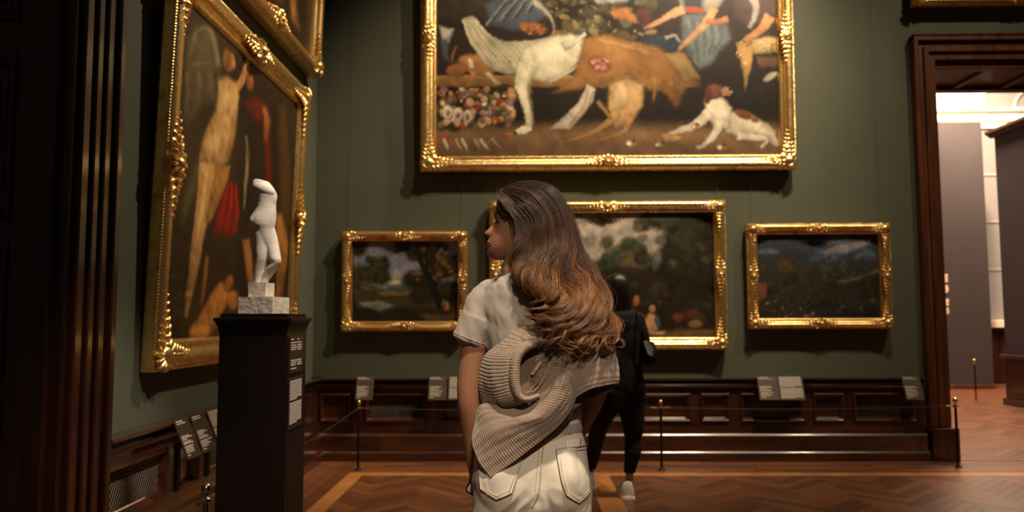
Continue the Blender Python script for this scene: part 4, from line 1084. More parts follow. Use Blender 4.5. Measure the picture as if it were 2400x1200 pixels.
def el_ring(c, rx, ry, n=20, tilt=0.0, e=2.0):
    out = []
    for k in range(n):
        a = 2*PI*k/n; ca, sa = math.cos(a), math.sin(a)
        x = rx*math.copysign(abs(ca)**(2/e), ca); y = ry*math.copysign(abs(sa)**(2/e), sa)
        out.append((c.x + x, c.y + y, c.z + x*tilt))
    return out
tor = [(96, 394, 44, 44, -.22), (112, 398, 62, 54, -.30), (135, 404, 78, 62, -.36), (165, 411, 86, 64, -.38), (198, 415, 82, 64, -.32), (226, 419, 72, 60, -.2), (255, 421, 67, 58, -.1), (285, 420, 68, 59, 0), (315, 414, 76, 64, 0), (345, 402, 86, 71, 0),
       (375, 396, 90, 76, 0), (405, 397, 84, 74, 0), (435, 402, 72, 64, 0), (462, 408, 66, 58, 0), (495, 414, 60, 52, 0), (530, 424, 44, 42, 0), (560, 430, 26, 28, 0)]
fig.loft([el_ring(S(c, y), hx*mpp, hy*mpp, 20, t) for y, c, hx, hy, t in tor])
def limb(pts):
    fig.loft([el_ring(S(x, y, YS + dy*SK), r*mpp*1.07, r*mpp*1.05, 16) for x, y, r, dy in pts])
limb([(386, 395, 58, .01), (390, 460, 56, .0), (392, 540, 49, .0), (390, 600, 43, -.005), (388, 640, 40, -.005), (378, 680, 42, .005), (371, 720, 40, .012), (368, 760, 32, .01), (366, 806, 25, .005)])
limb([(436, 400, 34, 0), (452, 480, 42, .01), (462, 540, 43, .01), (474, 600, 41, .0), (484, 640, 38, -.01), (488, 662, 32, -.01), (465, 695, 38, .0), (438, 735, 36, .01), (418, 770, 29, .01), (405, 806, 24, .005)])
R = Matrix.Rotation(math.radians(24), 3, 'Y')
c = S(404, 156, YS - 0.018); fig.ball(c, (84*mpp, 46*mpp, 44*mpp), 20, 12, R)           # arm stump lying across the chest
c = S(466, 220, YS - 0.004); fig.ball(c, (26*mpp, 34*mpp, 60*mpp), 12, 8)
c = S(350, 378, YS - 0.012); fig.ball(c, (44*mpp, 48*mpp, 50*mpp), 14, 9)
c = S(450, 330, YS + 0.0); fig.ball(c, (38*mpp, 44*mpp, 50*mpp), 14, 9)
me = remesh(fig, 0.0026, 18); shift(me, st.location); smooth(me, 180)
link('figure', me, M['plaster'], st)

# ------------------------------------------------------------------ information labels
def info_label(label, loc, rz, w_, style, seed, matk='plaque', L=0.228, tilt=22):
    r = empty('information_label', loc, (math.radians(-tilt), 0, rz), local=True)
    tag(r, label, 'sign', 'information labels along the wainscot')
    obj('board', MB().bbox(-w_/2, w_/2, -0.006, 0.0, 0, L, 0.001), M[matk], r, flat=True, world=False)
    obj('support', MB().bbox(-w_/2+0.02, w_/2-0.02, 0.0003, 0.03, L-0.06, L-0.02, 0.002), M['plaque'], r, flat=True, world=False)
    t = MB(); rnd = random.Random(seed)
    def place(mb, a, b, z0, z1): mb.box(a, b, -0.0067, -0.0062, z0, z1)
    if style == 'text':
        n = 25
        for k in range(n):
            if k == 12: continue
            words(t, -w_*0.44, w_*0.44, L*(0.95 - 0.036*k), L*0.033, rnd, place, 0.6 if k in (11, n-1) else 1)
    else:
        for f, a, h in ((.93, .55, .042), (.875, .72, .034), (.56, .62, .034), (.52, .75, .034), (.475, .45, .034), (.42, .62, .034), (.38, .7, .034), (.31, .8, .034), (.265, .5, .034), (.22, .68, .034), (.17, .55, .034), (.10, .25, .034)):
            words(t, -w_*0.42, w_*0.42, L*f, L*h, rnd, place, a*rnd.uniform(0.85, 1.1))
    obj('printed_text', t, M['print'], r, flat=True, world=False)['kind'] = 'stuff'
    return r
zlab = 0.545
def back_label(px0, px1, style, lab, seed, mk='plaque_b'):
    a = at_y((px0+px1)/2, 938, 7.318); w_ = at_y(px1, 938, 7.318).x - at_y(px0, 938, 7.318).x
    info_label(lab, (a.x, 7.318, a.z), 0, w_, style, seed, mk)
back_label(832, 873, 'cap', 'dark information label beneath the small river landscape', 1)
back_label(1003, 1046, 'cap', 'dark information label next to the standing woman\'s arm', 2)
back_label(1049, 1110, 'text', 'dense-text information label half hidden behind the woman\'s arm', 3)
back_label(1781, 1828, 'cap', 'grey information label with short lines, paired with a dense-text one', 4)
back_label(1829, 1888, 'text', 'pale dense-text information label under the stormy landscape', 5)
back_label(2124, 2167, 'cap', 'grey information label against the doorway casing', 6)
def side_label(pxa, pxb, style, lab, seed):
    # pxa, pxb: top edge pixels on the wall cap
    ya = at_x(pxa[0], pxa[1], XL + 0.125).y; yb = at_x(pxb[0], pxb[1], XL + 0.125).y
    info_label(lab, (XL + 0.213, (ya+yb)/2, 0.560), PI/2, yb - ya - 0.008, style, seed, 'plaque')
side_label((403, 975), (438, 962), 'cap', 'first brown information label on the side wall, beside the grille', 11)
side_label((441, 963), (476, 950), 'cap', 'second brown information label on the side wall, in the middle of three', 12)
side_label((479, 948), (522, 936), 'text', 'dense-text information label cut off by the dark pedestal', 13)

# ------------------------------------------------------------------ barrier posts and cords
def post(loc, label, arms, z_top=0.605, mats=('pole', 'brass'), far=False):
    r = empty('barrier_post', loc, local=True); tag(r, label, 'barrier post', 'low barrier posts')
    zt = z_top
    obj('base', MB().lathe((0,0,0), [(0.0, 0), (0.030, 0), (0.030, 0.006), (0.024, 0.012), (0.013, 0.02), (0.0, 0.02)], 18), M[mats[0]], r, world=False)
    obj('pole', MB().lathe((0,0,0), [(0.0115, 0.0), (0.0115, zt-0.085)], 14), M[mats[0]], r, world=False)
    obj('collar', MB().lathe((0,0,0), [(0.0, zt-0.084), (0.014, zt-0.084), (0.022, zt-0.078), (0.022, zt-0.066), (0.014, zt-0.060), (0.008, zt-0.056), (0.007, zt-0.044), (0.0, zt-0.044)], 16), M[mats[1]], r, world=False)
    obj('finial', MB().ball((0,0,zt-0.022), 0.0225, 16, 10), M[mats[1]], r, world=False)
    for (dx, dy) in arms:
        obj('cord_hook', MB().tube([(dx*0.02, dy*0.02, zt-0.072), (dx*0.055, dy*0.055, zt-0.072), (dx*0.085, dy*0.085, zt-0.071)], [0.005, 0.005, 0.0075], 10), M[mats[1]], r, world=False)
    return r
b1 = at_z(839, 1102, 0); b2 = at_z(1551, 1102, 0); b3 = at_z(2246, 1096, 0)
b0 = at_z(484, 1132, 0.605); b0.z = 0
b4 = at_z(2288, 941, 0)
post(b1, 'thin dark barrier post at the room corner under the river landscape', ((1, 0), (0, -1)))
post(b2, 'thin barrier post with crossed hooks behind the visitor in black', ((1, 0), (-1, 0)))
post(b3, 'thin black barrier post by the doorway casing', ((-1, 0),))
post(b0, 'barrier post with nickel ball partly hidden by the pedestal', ((0, 1), (0, -1)), mats=('steel', 'steel'))
post(b4, 'distant brass barrier post in the bright hall', (), z_top=0.66, mats=('pole', 'brass'))
def cord(a, b, label, sag=0.02):
    pts = [a + (b-a)*t + Vector((0, 0, 0.533 - sag*4*t*(1-t))) for t in np.linspace(0, 1, 17)]
    n = (b-a).normalized(); pts = [p + n*0.085*(1-2*t) for p, t in zip(pts, np.linspace(0, 1, 17))]
    o = obj('barrier_rope', MB().tube(pts, 0.0028, 6), M['cord']); tag(o, label, 'rope', 'thin barrier cords')
cord(b1, b2, 'thin cord stretched between the corner post and the post behind the visitors')
cord(b2, b3, 'thin cord stretched from the crossed-hook post to the doorway post')
cord(Vector((b0.x, b0.y, 0)), b1, 'thin cord running along the side wall to the corner post')
# ------------------------------------------------------------------ people: materials
SKIN = mat('skin', (0.33, 0.155, 0.090), (0.28, 0.128, 0.073), 0.45, scale=9, bump=0.03, bscale=300, spec=0.4)
SKIN.node_tree.nodes['Principled BSDF'].inputs['Subsurface Weight'].default_value = 0.12
SKIN.node_tree.nodes['Principled BSDF'].inputs['Subsurface Radius'].default_value = (0.012, 0.005, 0.003)
TEE = mat('cotton_tee', (0.375, 0.325, 0.28), (0.345, 0.295, 0.255), 0.85, scale=30, bump=0.10, bscale=900, spec=0.2, sheen=0.1)
DENIM = mat('cream_denim', (0.80, 0.725, 0.625), (0.74, 0.665, 0.565), 0.85, scale=22, bump=0.22, bscale=1100, spec=0.2)
STITCH = mat('denim_seam', (0.58, 0.47, 0.34), (0.68, 0.57, 0.43), 0.85, scale=160, bump=0.4, bscale=500, spec=0.2)
KNIT = mat('oatmeal_knit', (0.365, 0.268, 0.207), (0.305, 0.222, 0.170), 0.95, scale=260, bump=0.35, bscale=500, spec=0.1, sheen=0.25, detail=2)
KNIT_IN = mat('knit_inside', (0.31, 0.22, 0.15), (0.24, 0.165, 0.11), 0.95, scale=260, bump=0.7, bscale=420, spec=0.1, detail=2)
HAIR = attr_mat('brown_hair', 'tone', rough=0.36, spec=0.55, ramp=[(0.0, (0.030, 0.0165, 0.0125)), (0.35, (0.075, 0.037, 0.022)), (0.65, (0.155, 0.068, 0.029)), (1.0, (0.37, 0.168, 0.066))])
HAIRB = mat('brown_hair_base', (0.040, 0.020, 0.012), (0.085, 0.040, 0.021), 0.5, scale=30, stretch=(1, 1, 0.15))
BLACKHAIR = mat('black_hair', (0.010, 0.007, 0.008), (0.020, 0.013, 0.014), 0.33, scale=60, stretch=(1, 1, 0.08), bump=0.3, bscale=120)
BLACK = mat('black_cloth', (0.0062, 0.0058, 0.0060), (0.010, 0.009, 0.009), 0.75, scale=12, bump=0.2, bscale=40, spec=0.25)
WHITE = mat('white_trainer', (0.74, 0.68, 0.62), None, 0.5)
EYEW = mat('eye', (0.14, 0.11, 0.09), None, 0.15)
DARKLASH = mat('dark_lash', (0.012, 0.007, 0.005), None, 0.6)

YW = 2.20
def row(mb_rows, Y0=YW, e=2.2, n=40):
    out = []
    for r in mb_rows:
        py, xl, xr, ry = r[:4]; Y = r[4] if len(r) > 4 else Y0
        a, b = at_y(xl, py, Y), at_y(xr, py, Y); c = (a+b)/2
        out.append(el_ring(c, (b.x-a.x)/2, ry, n, 0, e))
    return out
def chain(mb, pts, n=16):
    """tapered limb: (px, py, Y, radius)"""
    P = [at_y(x, y, Y) for x, y, Y, r in pts]; R_ = [p[3] for p in pts]
    t = np.linspace(0, len(P)-1, 5*len(P)); Q = cr_eval(np.array(P), t); rr = np.interp(t, range(len(P)), R_)
    mb.tube([Vector(q) for q in Q], [float(x) for x in rr], n)
    mb.ball(P[0], R_[0], n, 8); mb.ball(P[-1], R_[-1], n, 8)

# ------------------------------------------------------------------ woman in the foreground
feet = Vector((at_y(1247, 1000, YW).x, YW, 0))
w1 = empty('person', feet); tag(w1, 'woman with long wavy brown hair, beige tee and knitted sweater over her shoulders', 'person')

def head_mesh(mb, x0, lv, bumps, sock, Yc, ang, k):
    ys = np.array([l[0] for l in lv], float); A = np.array([[l[1], l[2], l[3]] for l in lv], float)
    n = 70; yy = np.linspace(ys[0], ys[-1], n)
    B = np.stack([np.interp(yy, ys, A[:, j]) for j in range(3)], 1)
    for _ in range(2): B[1:-1] = (B[:-2] + 2*B[1:-1] + B[2:])/4
    by = np.array([b[0] for b in bumps]); f = Vector((-math.cos(ang), math.sin(ang), 0)); l_ = Vector((-math.sin(ang), -math.cos(ang), 0))
    rings = []
    for i, y in enumerate(yy):
        fr, bk, hw_ = B[i]; c = at_y(x0, y, Yc); sf, sb = (x0-fr)*k, (x0-bk)*k; mid, half = (sf+sb)/2, (sf-sb)/2
        amp = np.interp(y, by, [b[1] for b in bumps])*k*1.22; sig = np.interp(y, by, [b[2] for b in bumps])
        ring = []
        for j in range(64):
            a = 2*PI*j/64; ca, sa = math.cos(a), math.sin(a); e = 2.35
            s_ = mid + half*math.copysign(abs(ca)**(2/e), ca); lt = hw_*math.copysign(abs(sa)**(2/e), sa)
            if ca > 0:
                s_ += amp*math.exp(-(lt/sig)**2)
                s_ -= sock[1]*math.exp(-((y-sock[0])/9.0)**2)*math.exp(-((abs(lt)-0.031)/0.014)**2)
            ring.append(c + f*s_ + l_*lt)
        rings.append(ring)
    mb.loft(rings)
KPX = (at_y(1300, 530, YW).x - at_y(1200, 530, YW).x)/100
body = MB()
head_mesh(body, 1238,
    [(437,1225,1255,.015),(442,1202,1276,.038),(452,1182,1293,.055),(466,1169,1305,.066),(482,1161,1313,.073),(500,1158.5,1317,.076),(510,1159,1317,.076),(520,1161,1316,.075),(535,1158,1311,.072),(552,1152,1300,.068),
     (566,1147,1286,.064),(580,1145,1266,.058),(592,1144.5,1250,.050),(600,1147,1238,.042),(607,1156,1230,.030)],
    [(436,0,.02),(498,1,.03),(508,1,.02),(516,0.5,.008),(521,2.5,.008),(527,7.5,.0085),(534,14,.0095),(540,18.5,.0115),(544,20,.0125),(548,17.5,.013),(552,12,.013),(555,7,.012),(559,4,.014),(564,7,.018),(567,7.8,.019),(570.5,4,.019),(575,7.2,.017),(578,6.5,.016),(583,2.2,.016),(589,4.5,.020),(596,5.5,.021),(602,3.5,.02),(608,0,.02)],
    (521, 0.0050), YW, math.radians(9), KPX)
chain(body, [(1232, 575, YW, .050), (1226, 610, YW, .051), (1220, 645, YW, .056), (1222, 680, YW, .065)], 24)
body.loft(row([(650,1190,1290,.055),(668,1150,1335,.070),(695,1140,1358,.080),(740,1142,1366,.088),(830,1146,1368,.093),(900,1150,1356,.086),(950,1150,1352,.086),(1000,1138,1356,.094),(1060,1118,1372,.105),(1120,1113,1378,.108),(1170,1113,1379,.10)]))
# bare arms
chain(body, [(1146, 708, YW, .040), (1122, 760, YW-.005, .041), (1108, 830, YW-.01, .0350), (1100, 890, YW-.012, .0335), (1099, 940, YW-.010, .0320), (1104, 985, YW, .0305), (1107, 1030, YW+.01, .0255), (1110, 1085, YW+.022, .0200)])
chain(body, [(1358, 710, YW, .040), (1384, 780, YW+.02, .038), (1400, 880, YW+.05, .034), (1396, 920, YW+.07, .032), (1378, 965, YW+.10, .029), (1352, 1020, YW+.125, .022)])
# left hand round the phone, right hand at the front pocket
def hand(mb, wr, dirv, side, palmn, curl=0.5):
    d = Vector(dirv).normalized(); s_ = Vector(side).normalized(); n_ = Vector(palmn).normalized(); w_ = Vector(wr)
    rings = []
    for t, a, b in ((-0.01, .019, .017), (0.02, .026, .016), (0.05, .036, .0145), (0.078, .040, .0135), (0.088, .038, .011)):
        c = w_ + d*t
        rings.append([c + s_*(a*math.cos(q)) + n_*(b*math.sin(q)) for q in [2*PI*k/14 for k in range(14)]])
    mb.loft(rings)
    for k, (o, L) in enumerate(((-.029, .066), (-.010, .075), (.010, .070), (.028, .055))):
        p = w_ + d*0.080 + s_*o; pts = [p]; a = 0.2
        for j in range(3):
            a += curl*(0.5 + 0.25*j); p = p + (d*math.cos(a) + n_*math.sin(a))*(L/3); pts.append(p)
        mb.tube(pts, [.0090, .0086, .0080, .0066], 8); mb.ball(pts[-1], .0066, 8, 6)
    p = w_ + d*0.03 - s_*0.026; pts = [p, p - s_*.022 + d*.022 + n_*.006, p - s_*.028 + d*.045 + n_*.016, p - s_*.024 + d*.064 + n_*.026]
    mb.tube(pts, [.0115, .0105, .0095, .0075], 8); mb.ball(pts[-1], .0075, 8, 6)
HW = at_y(1110, 1085, YW + .022)
hand(body, HW, (0.10, 0.10, -1), (-0.25, 0.9, 0.05), (0.9, 0.25, 0), 0.75)
hand(body, at_y(1350, 1022, YW + .125), (-0.55, 0.15, -0.8), (0.2, 0.95, 0), (-0.8, 0.2, 0.4), 0.4)
# legs and feet inside the jeans
for cx in (1176, 1317):
    body.loft(row([(1140, cx-56, cx+56, .085), (1230, cx-50, cx+50, .075), (1400, cx-40, cx+40, .060), (1470, cx-38, cx+38, .056), (1560, cx-36, cx+36, .056, YW-.01), (1700, cx-28, cx+28, .040), (1805, cx-24, cx+24, .034)]))
    fx_ = at_y(cx, 1800, YW).x
    body.loft([el_ring(Vector((fx_, YW + t, 0.035 + h)), .034*q, .03, 14) for t, h, q in ((0, .055, 1), (0, 0, 1.05))])
bm_ = remesh(body, 0.0036, 2, 0.4); bvh_body = BVHTree.FromPolygons([v.co.copy() for v in bm_.vertices], [p.vertices[:] for p in bm_.polygons])
shift(bm_, feet); smooth(bm_, 180)
bo = link('body', bm_, SKIN, w1); ORIGIN[bo.name] = feet
def on(bvh, px, py, off=0.0):
    for k in range(12):
        d = ray(px, py).normalized(); h = bvh.ray_cast(CAM, d)
        if h[0] is not None: return h[0] - d*off
        px += 1.5 if px < 1247 else -1.5
    return None
# eye, brow and lips
e = MB(); ec = at_y(1174.5, 521.5, YW - 0.029); e.ball(ec, 0.0112, 14, 10)
obj('eye', e, EYEW, w1)
e = MB(); e.ball(ec + Vector((0.0016, 0.0006, 0.0048)), 0.0112, 14, 10); e.ball(ec + Vector((0.0022, 0.0008, -0.0062)), 0.0108, 14, 10); obj('eyelid', e, SKIN, w1)
e = MB(); e.ball(ec + Vector((-0.0076, -0.0030, -0.0004)), 0.0046, 10, 8); obj('iris', e, DARKLASH, w1)
def face_line(pts, r, m_, nm, off=0.0008):
    P = [on(bvh_body, x, y, off) for x, y in pts]; P = [p for p in P if p is not None]
    if len(P) > 2: obj(nm, MB().tube(P, [r*0.4] + [r]*(len(P)-2) + [r*0.4], 6), m_, w1)
BROW = mat('brow', (0.05, 0.025, 0.015), None, 0.7)
face_line([(1160.5, 503), (1164, 500), (1169, 498), (1175, 499), (1181, 502)], .0014, BROW, 'eyebrow')
face_line([(1163.5, 519.5), (1166, 518.5), (1169, 519.2), (1173, 521.5)], .0009, DARKLASH, 'eyelash', 0.001)
LIP = mat('lip', (0.34, 0.145, 0.10), None, 0.4)
face_line([(1141, 567.5), (1144.5, 567), (1148, 568.5), (1152, 571)], .0018, LIP, 'lip', 0.0002); face_line([(1141, 574.5), (1144.5, 574.5), (1148, 573.5), (1151.5, 572)], .0019, LIP, 'lip', 0.0002)

# tee ------------------------------------------------------------------------
tee = MB()
tee.loft(row([(634,1200,1276,.058),(643,1180,1298,.068),(655,1152,1328,.080),(670,1132,1356,.090),(692,1124,1374,.098),(730,1126,1386,.106),(780,1132,1386,.108),(830,1138,1376,.105),(880,1140,1366,.100),(930,1140,1362,.100),(985,1138,1362,.104),(1010,1136,1362,.104)]))
chain(tee, [(1150, 690, YW, .044), (1136, 712, YW, .050), (1122, 745, YW-.004, .050), (1109, 780, YW-.008, .0495)], 24)
P = [(1122, 745), (1109, 780), (1100, 803)]; tee.tube([at_y(x, y, YW-.008) for x, y in P], [.050, .0495, .0500], 24)
chain(tee, [(1355, 690, YW, .044), (1372, 715, YW+.005, .050), (1384, 755, YW+.012, .049), (1390, 790, YW+.02, .049)], 24)
me = remesh(tee, 0.0040, 4); co = get_co(me); no = get_no(me)
# soft cloth folds: running from the armpit and down the back
q = np.stack([co[:,0]*1.0, co[:,2]], 1)
r1 = fbm(q[:,0]*26 + q[:,1]*9 + 3, q[:,1]*7 - q[:,0]*5, 5, 3); r2 = 1 - np.abs(fbm(q[:,0]*16 + q[:,1]*11, q[:,1]*5 - q[:,0]*8 + co[:,1]*6, 8, 2))*2
co = co + no*(r1*0.008 + (r2-0.5)*0.004)[:, None]; set_co(me, co)
bvh_tee = BVHTree.FromPolygons([v.co.copy() for v in me.vertices], [p.vertices[:] for p in me.polygons])
shift(me, feet); smooth(me, 180); tee_o = link('tee', me, TEE, w1); ORIGIN[tee_o.name] = feet
hem = []
ctr = at_y(1100, 803, YW-.008); ax = (at_y(1100, 803, YW-.008) - at_y(1122, 745, YW-.008)).normalized()
a_ = ax.cross(Vector((0,1,0))).normalized(); b_ = ax.cross(a_)
obj('sleeve_hem', MB().tube([ctr - ax*0.012 + a_*(.0505*math.cos(t)) + b_*(.0505*math.sin(t)) for t in [2*PI*k/40 for k in range(41)]], 0.0016, 6), TEE, tee_o)

# jeans ------------------------------------------------------------------------
je = MB()
je.loft(row([(966,1144,1354,.097),(985,1139,1359,.101),(1010,1127,1364,.107),(1045,1114,1375,.114),(1085,1108,1382,.118),(1125,1106,1385,.118),(1165,1106,1386,.112),(1195,1107,1386,.10)]))
for sg, cx in ((-1, 1176), (1, 1317)):
    x0, x1 = (1106, 1246) if sg < 0 else (1248, 1387)
    je.loft(row([(1120, x0+4, x1, .100),(1160, x0, x1, .104),(1200, x0, x1-(4 if sg < 0 else 0), .100),(1290, x0+4, x1-6, .090),(1440, x0+14, x1-16, .074),(1600, x0+18, x1-24, .068),(1750, x0+18, x1-26, .064),(1815, x0+18, x1-26, .064)]))
    cen = at_y(1180 if sg < 0 else 1316, 1122, YW-.028); je.ball(cen, (.080, .104, .115), 24, 16)
me = remesh(je, 0.0045, 14); co = get_co(me); no = get_no(me)
z = co[:,2]; x = co[:,0]
low = np.clip((0.98 - z)/0.25, 0.15, 1)
f1 = fbm(x*14 + z*6, z*9 - x*4, 3, 3); f2 = 1 - 2*np.abs(fbm(x*9 - z*4, z*16 + np.abs(x-0.03)*14, 12, 2))
co = co + no*((f1*0.009 + (f2-0.5)*0.010)*low)[:, None]; set_co(me, co)
bvh_je = BVHTree.FromPolygons([v.co.copy() for v in me.vertices], [p.vertices[:] for p in me.polygons])
shift(me, feet); smooth(me, 180); je_o = link('jeans', me, DENIM, w1); ORIGIN[je_o.name] = feet
def seam(pts, r=.0016, off=.0006, m_=STITCH, nm='seam', n=10):
    P = cr_eval(np.array(pts, float), np.linspace(0, len(pts)-1, n*(len(pts)-1)+1))
    Q = [on(bvh_je, x_, y_, off) for x_, y_ in P]; Q = [p for p in Q if p is not None]
    if len(Q) > 2: obj(nm, MB().tube(Q, (r, r), 6), m_, je_o)
seam([(1275, 1034), (1272, 1060), (1268, 1100), (1263, 1150), (1247, 1188)], .0026); seam([(1266, 1036), (1263, 1062), (1259, 1100), (1255, 1150)], .0011)
seam([(1278, 1034), (1310, 1022), (1335, 1012), (1362, 998)], .0022); seam([(1280, 1038), (1312, 1026), (1337, 1016), (1364, 1003)], .0009)
seam([(1325, 988), (1340, 990), (1357, 988)], .0012)
def pocket(quad, nm='back_pocket'):
    """patch pocket lying on the seat: quad rows of photograph points"""
    net = []
    for r_ in quad: net.append([on(bvh_je, x_, y_, .0042) for x_, y_ in r_])
    S_ = net_surface(np.array([[tuple(p) for p in r_] for r_ in net]), 24, 24)
    mb = MB().grid(S_); p = obj(nm, mb, DENIM, je_o, ang=180); solidify(p, .0030)
    return p
pk = pocket([[(1303, 1052), (1340, 1047), (1376, 1042)], [(1309, 1085), (1345, 1082), (1380, 1078)], [(1317, 1125), (1350, 1126), (1382, 1118)], [(1328, 1160), (1358, 1178), (1383, 1150)]])
def pocket_edge(pts, r=.0011, off=.0062):
    P = cr_eval(np.array(pts, float), np.linspace(0, len(pts)-1, 8*(len(pts)-1)+1)); Q = [on(bvh_je, x_, y_, off) for x_, y_ in P]; Q = [q for q in Q if q is not None]
    if len(Q) > 2: obj('seam', MB().tube(Q, r, 6), STITCH, je_o)
pocket_edge([(1303, 1053), (1340, 1048), (1376, 1043)], .0022); pocket_edge([(1304, 1062), (1340, 1057), (1377, 1052)], .0009)
pocket_edge([(1304, 1054), (1309, 1085), (1317, 1125), (1328, 1159)], .0018); pocket_edge([(1310, 1056), (1315, 1086), (1322, 1124), (1332, 1155)], .0009)
pocket_edge([(1328, 1160), (1343, 1170), (1358, 1178)], .0018); pocket_edge([(1358, 1178), (1371, 1166), (1383, 1151)], .0018); pocket_edge([(1333, 1155), (1345, 1163), (1358, 1170), (1370, 1160), (1382, 1145)], .0009)
pk2 = pocket([[(1120, 1075), (1170, 1074), (1224, 1072)], [(1122, 1098), (1168, 1098), (1217, 1096)], [(1124, 1120), (1164, 1122), (1210, 1120)], [(1126, 1145), (1163, 1170), (1199, 1155)]])
pocket_edge([(1121, 1078), (1122, 1100), (1124, 1122), (1126, 1145)], .0014); pocket_edge([(1126, 1145), (1145, 1158), (1163, 1170)], .0018); pocket_edge([(1163, 1170), (1182, 1163), (1199, 1155)], .0018)
pocket_edge([(1199, 1155), (1210, 1122), (1217, 1097), (1224, 1074)], .0018); pocket_edge([(1193, 1152), (1204, 1120), (1211, 1096), (1217, 1076)], .0009); pocket_edge([(1130, 1142), (1146, 1152), (1163, 1162), (1180, 1156), (1194, 1149)], .0009)
bl = [on(bvh_je, x_, y_, .004) for x_, y_ in ((1357, 972), (1358, 985), (1360, 998), (1362, 1007))]
bl = [p for p in bl if p is not None]
if len(bl) > 2: obj('belt_loop', MB().tube(bl, (.0050, .0022), 8), DENIM, je_o)
# waistband
wb = [el_ring((at_y(1140+0, y, YW)+at_y(1358, y, YW))/2, (at_y(1359, y, YW).x-at_y(1137, y, YW).x)/2 + g, .101+g, 48, 0, 2.2) for y, g in ((988, .0035), (986, .005), (962, .003), (960, .001))]
obj('waistband', MB().loft(wb, caps=False), DENIM, je_o, ang=60)
# paper folded into the pocket
pg = [[tuple(on(bvh_je, x_ + (1050-y_)*-0.05, y_ - (x_-1326)*0.16, .0062)) for x_ in (1327, 1338, 1350, 1362)] for y_ in (1034, 1042, 1053)]
o = obj('paper_slip', MB().grid(net_surface(np.array(pg), 8, 8)), mat('white_paper', (0.90, 0.85, 0.78), None, 0.7), ang=180); solidify(o, .0012)
tag(o, 'folded white paper sticking out of the cream jeans pocket', 'paper')

# phone held beside the thigh
ph = empty('phone', at_y(1112, 1128, YW + .035)); tag(ph, 'dark-cased smartphone held low beside the cream jeans', 'phone')
c0 = at_y(1088, 1150, YW + .035)                      # lower outer corner
up = (at_y(1108, 1112, YW + .035) - c0).normalized(); rt = Vector((up.z, 0, -up.x)).normalized(); nrm = Vector((0, -1, 0))
def slab(w_, h, t, r_, off, y_):
    pts = []
    for (cx, cy, a0) in ((r_, r_, PI), (w_-r_, r_, 1.5*PI), (w_-r_, h-r_, 0), (r_, h-r_, .5*PI)):
        for k in range(5):
            a = a0 + PI/2*k/4; pts.append((cx + r_*math.cos(a) + off, cy + r_*math.sin(a) + off))
    f = [c0 + rt*u + up*v + nrm*y_ for u, v in pts]; b = [p - nrm*t for p in f]
    return MB().loft([f, b])
obj('case', slab(.076, .152, .010, .010, 0, .005), mat('phone_case', (0.012, 0.013, 0.014), None, 0.4), ph, ang=30)
obj('panel', slab(.066, .142, .0012, .007, .005, .0063), mat('phone_glass', (0.42, 0.42, 0.44), None, 0.2), ph, ang=30)
obj('button', MB().tube([c0 - rt*.001 + up*.030, c0 - rt*.001 + up*.050], (.0012, .0022), 6), mat('phone_button', (0.03, 0.03, 0.032), None, 0.3), ph)
# shoes
def shoe(mb, x, y0, L, w_, h, dirx=0.0):
    rings = []
    for t, ww, hh in ((0, .55, .75), (.04, .75, .95), (.2, .85, 1.0), (.4, .85, .85), (.6, .98, .62), (.8, 1.0, .48), (.94, .75, .36), (1, .35, .25)):
        c = Vector((x + dirx*t*L, y0 + t*L, 0)); hh *= h; ww *= w_/2
        rings.append([(c.x + ww*a, c.y, b*hh) for a, b in ((-1, .0), (-1.02, .12), (-1, .3), (-.95, .55), (-.7, .9), (-.3, 1), (.3, 1), (.7, .9), (.95, .55), (1, .3), (1.02, .12), (1, .0))])
    return mb.loft(rings)
for cx in (1172, 1322):
    obj('shoe', shoe(MB(), at_y(cx, 1800, YW).x, YW - .07, .25, .092, .095), WHITE, w1, ang=50)

# knitted sweater draped across the back ----------------------------------------
def knit(name, net, nu, nv, parent, ribs=0, ribdir=0, amp=.0022, thick=.006, m_=KNIT, wob=0.0):
    """net: rows of (px, py, Y); ribs counted along the first (0) or second (1) direction"""
    N = np.array([[tuple(at_y(x_, y_, Y)) for x_, y_, Y in r_] for r_ in net])
    S_ = net_surface(N, nu, nv); n_ = grid_normals(S_)
    if n_[nu//2, nv//2, 1] > 0: n_ = -n_
    U, V = np.meshgrid(np.linspace(0, 1, nu), np.linspace(0, 1, nv), indexing='ij')
    h = 0
    if ribs:
        T = U if ribdir == 0 else V; Wd = V if ribdir == 0 else U
        ph_ = T*ribs + 0.5*fbm(T*3, Wd*4, 7, 2)
        h = amp*(np.abs(np.sin(PI*ph_))**0.7 - 0.5)
        h = h + 0.0005*np.sin(2*PI*Wd*(60))*np.abs(np.sin(PI*ph_))
    if wob: h = h + wob*fbm(U*5, V*5, 3, 3)
    S_ = S_ + n_*np.asarray(h)[..., None] if ribs or wob else S_
    o = obj(name, MB().grid(S_), m_, parent, ang=180); solidify(o, thick); return o

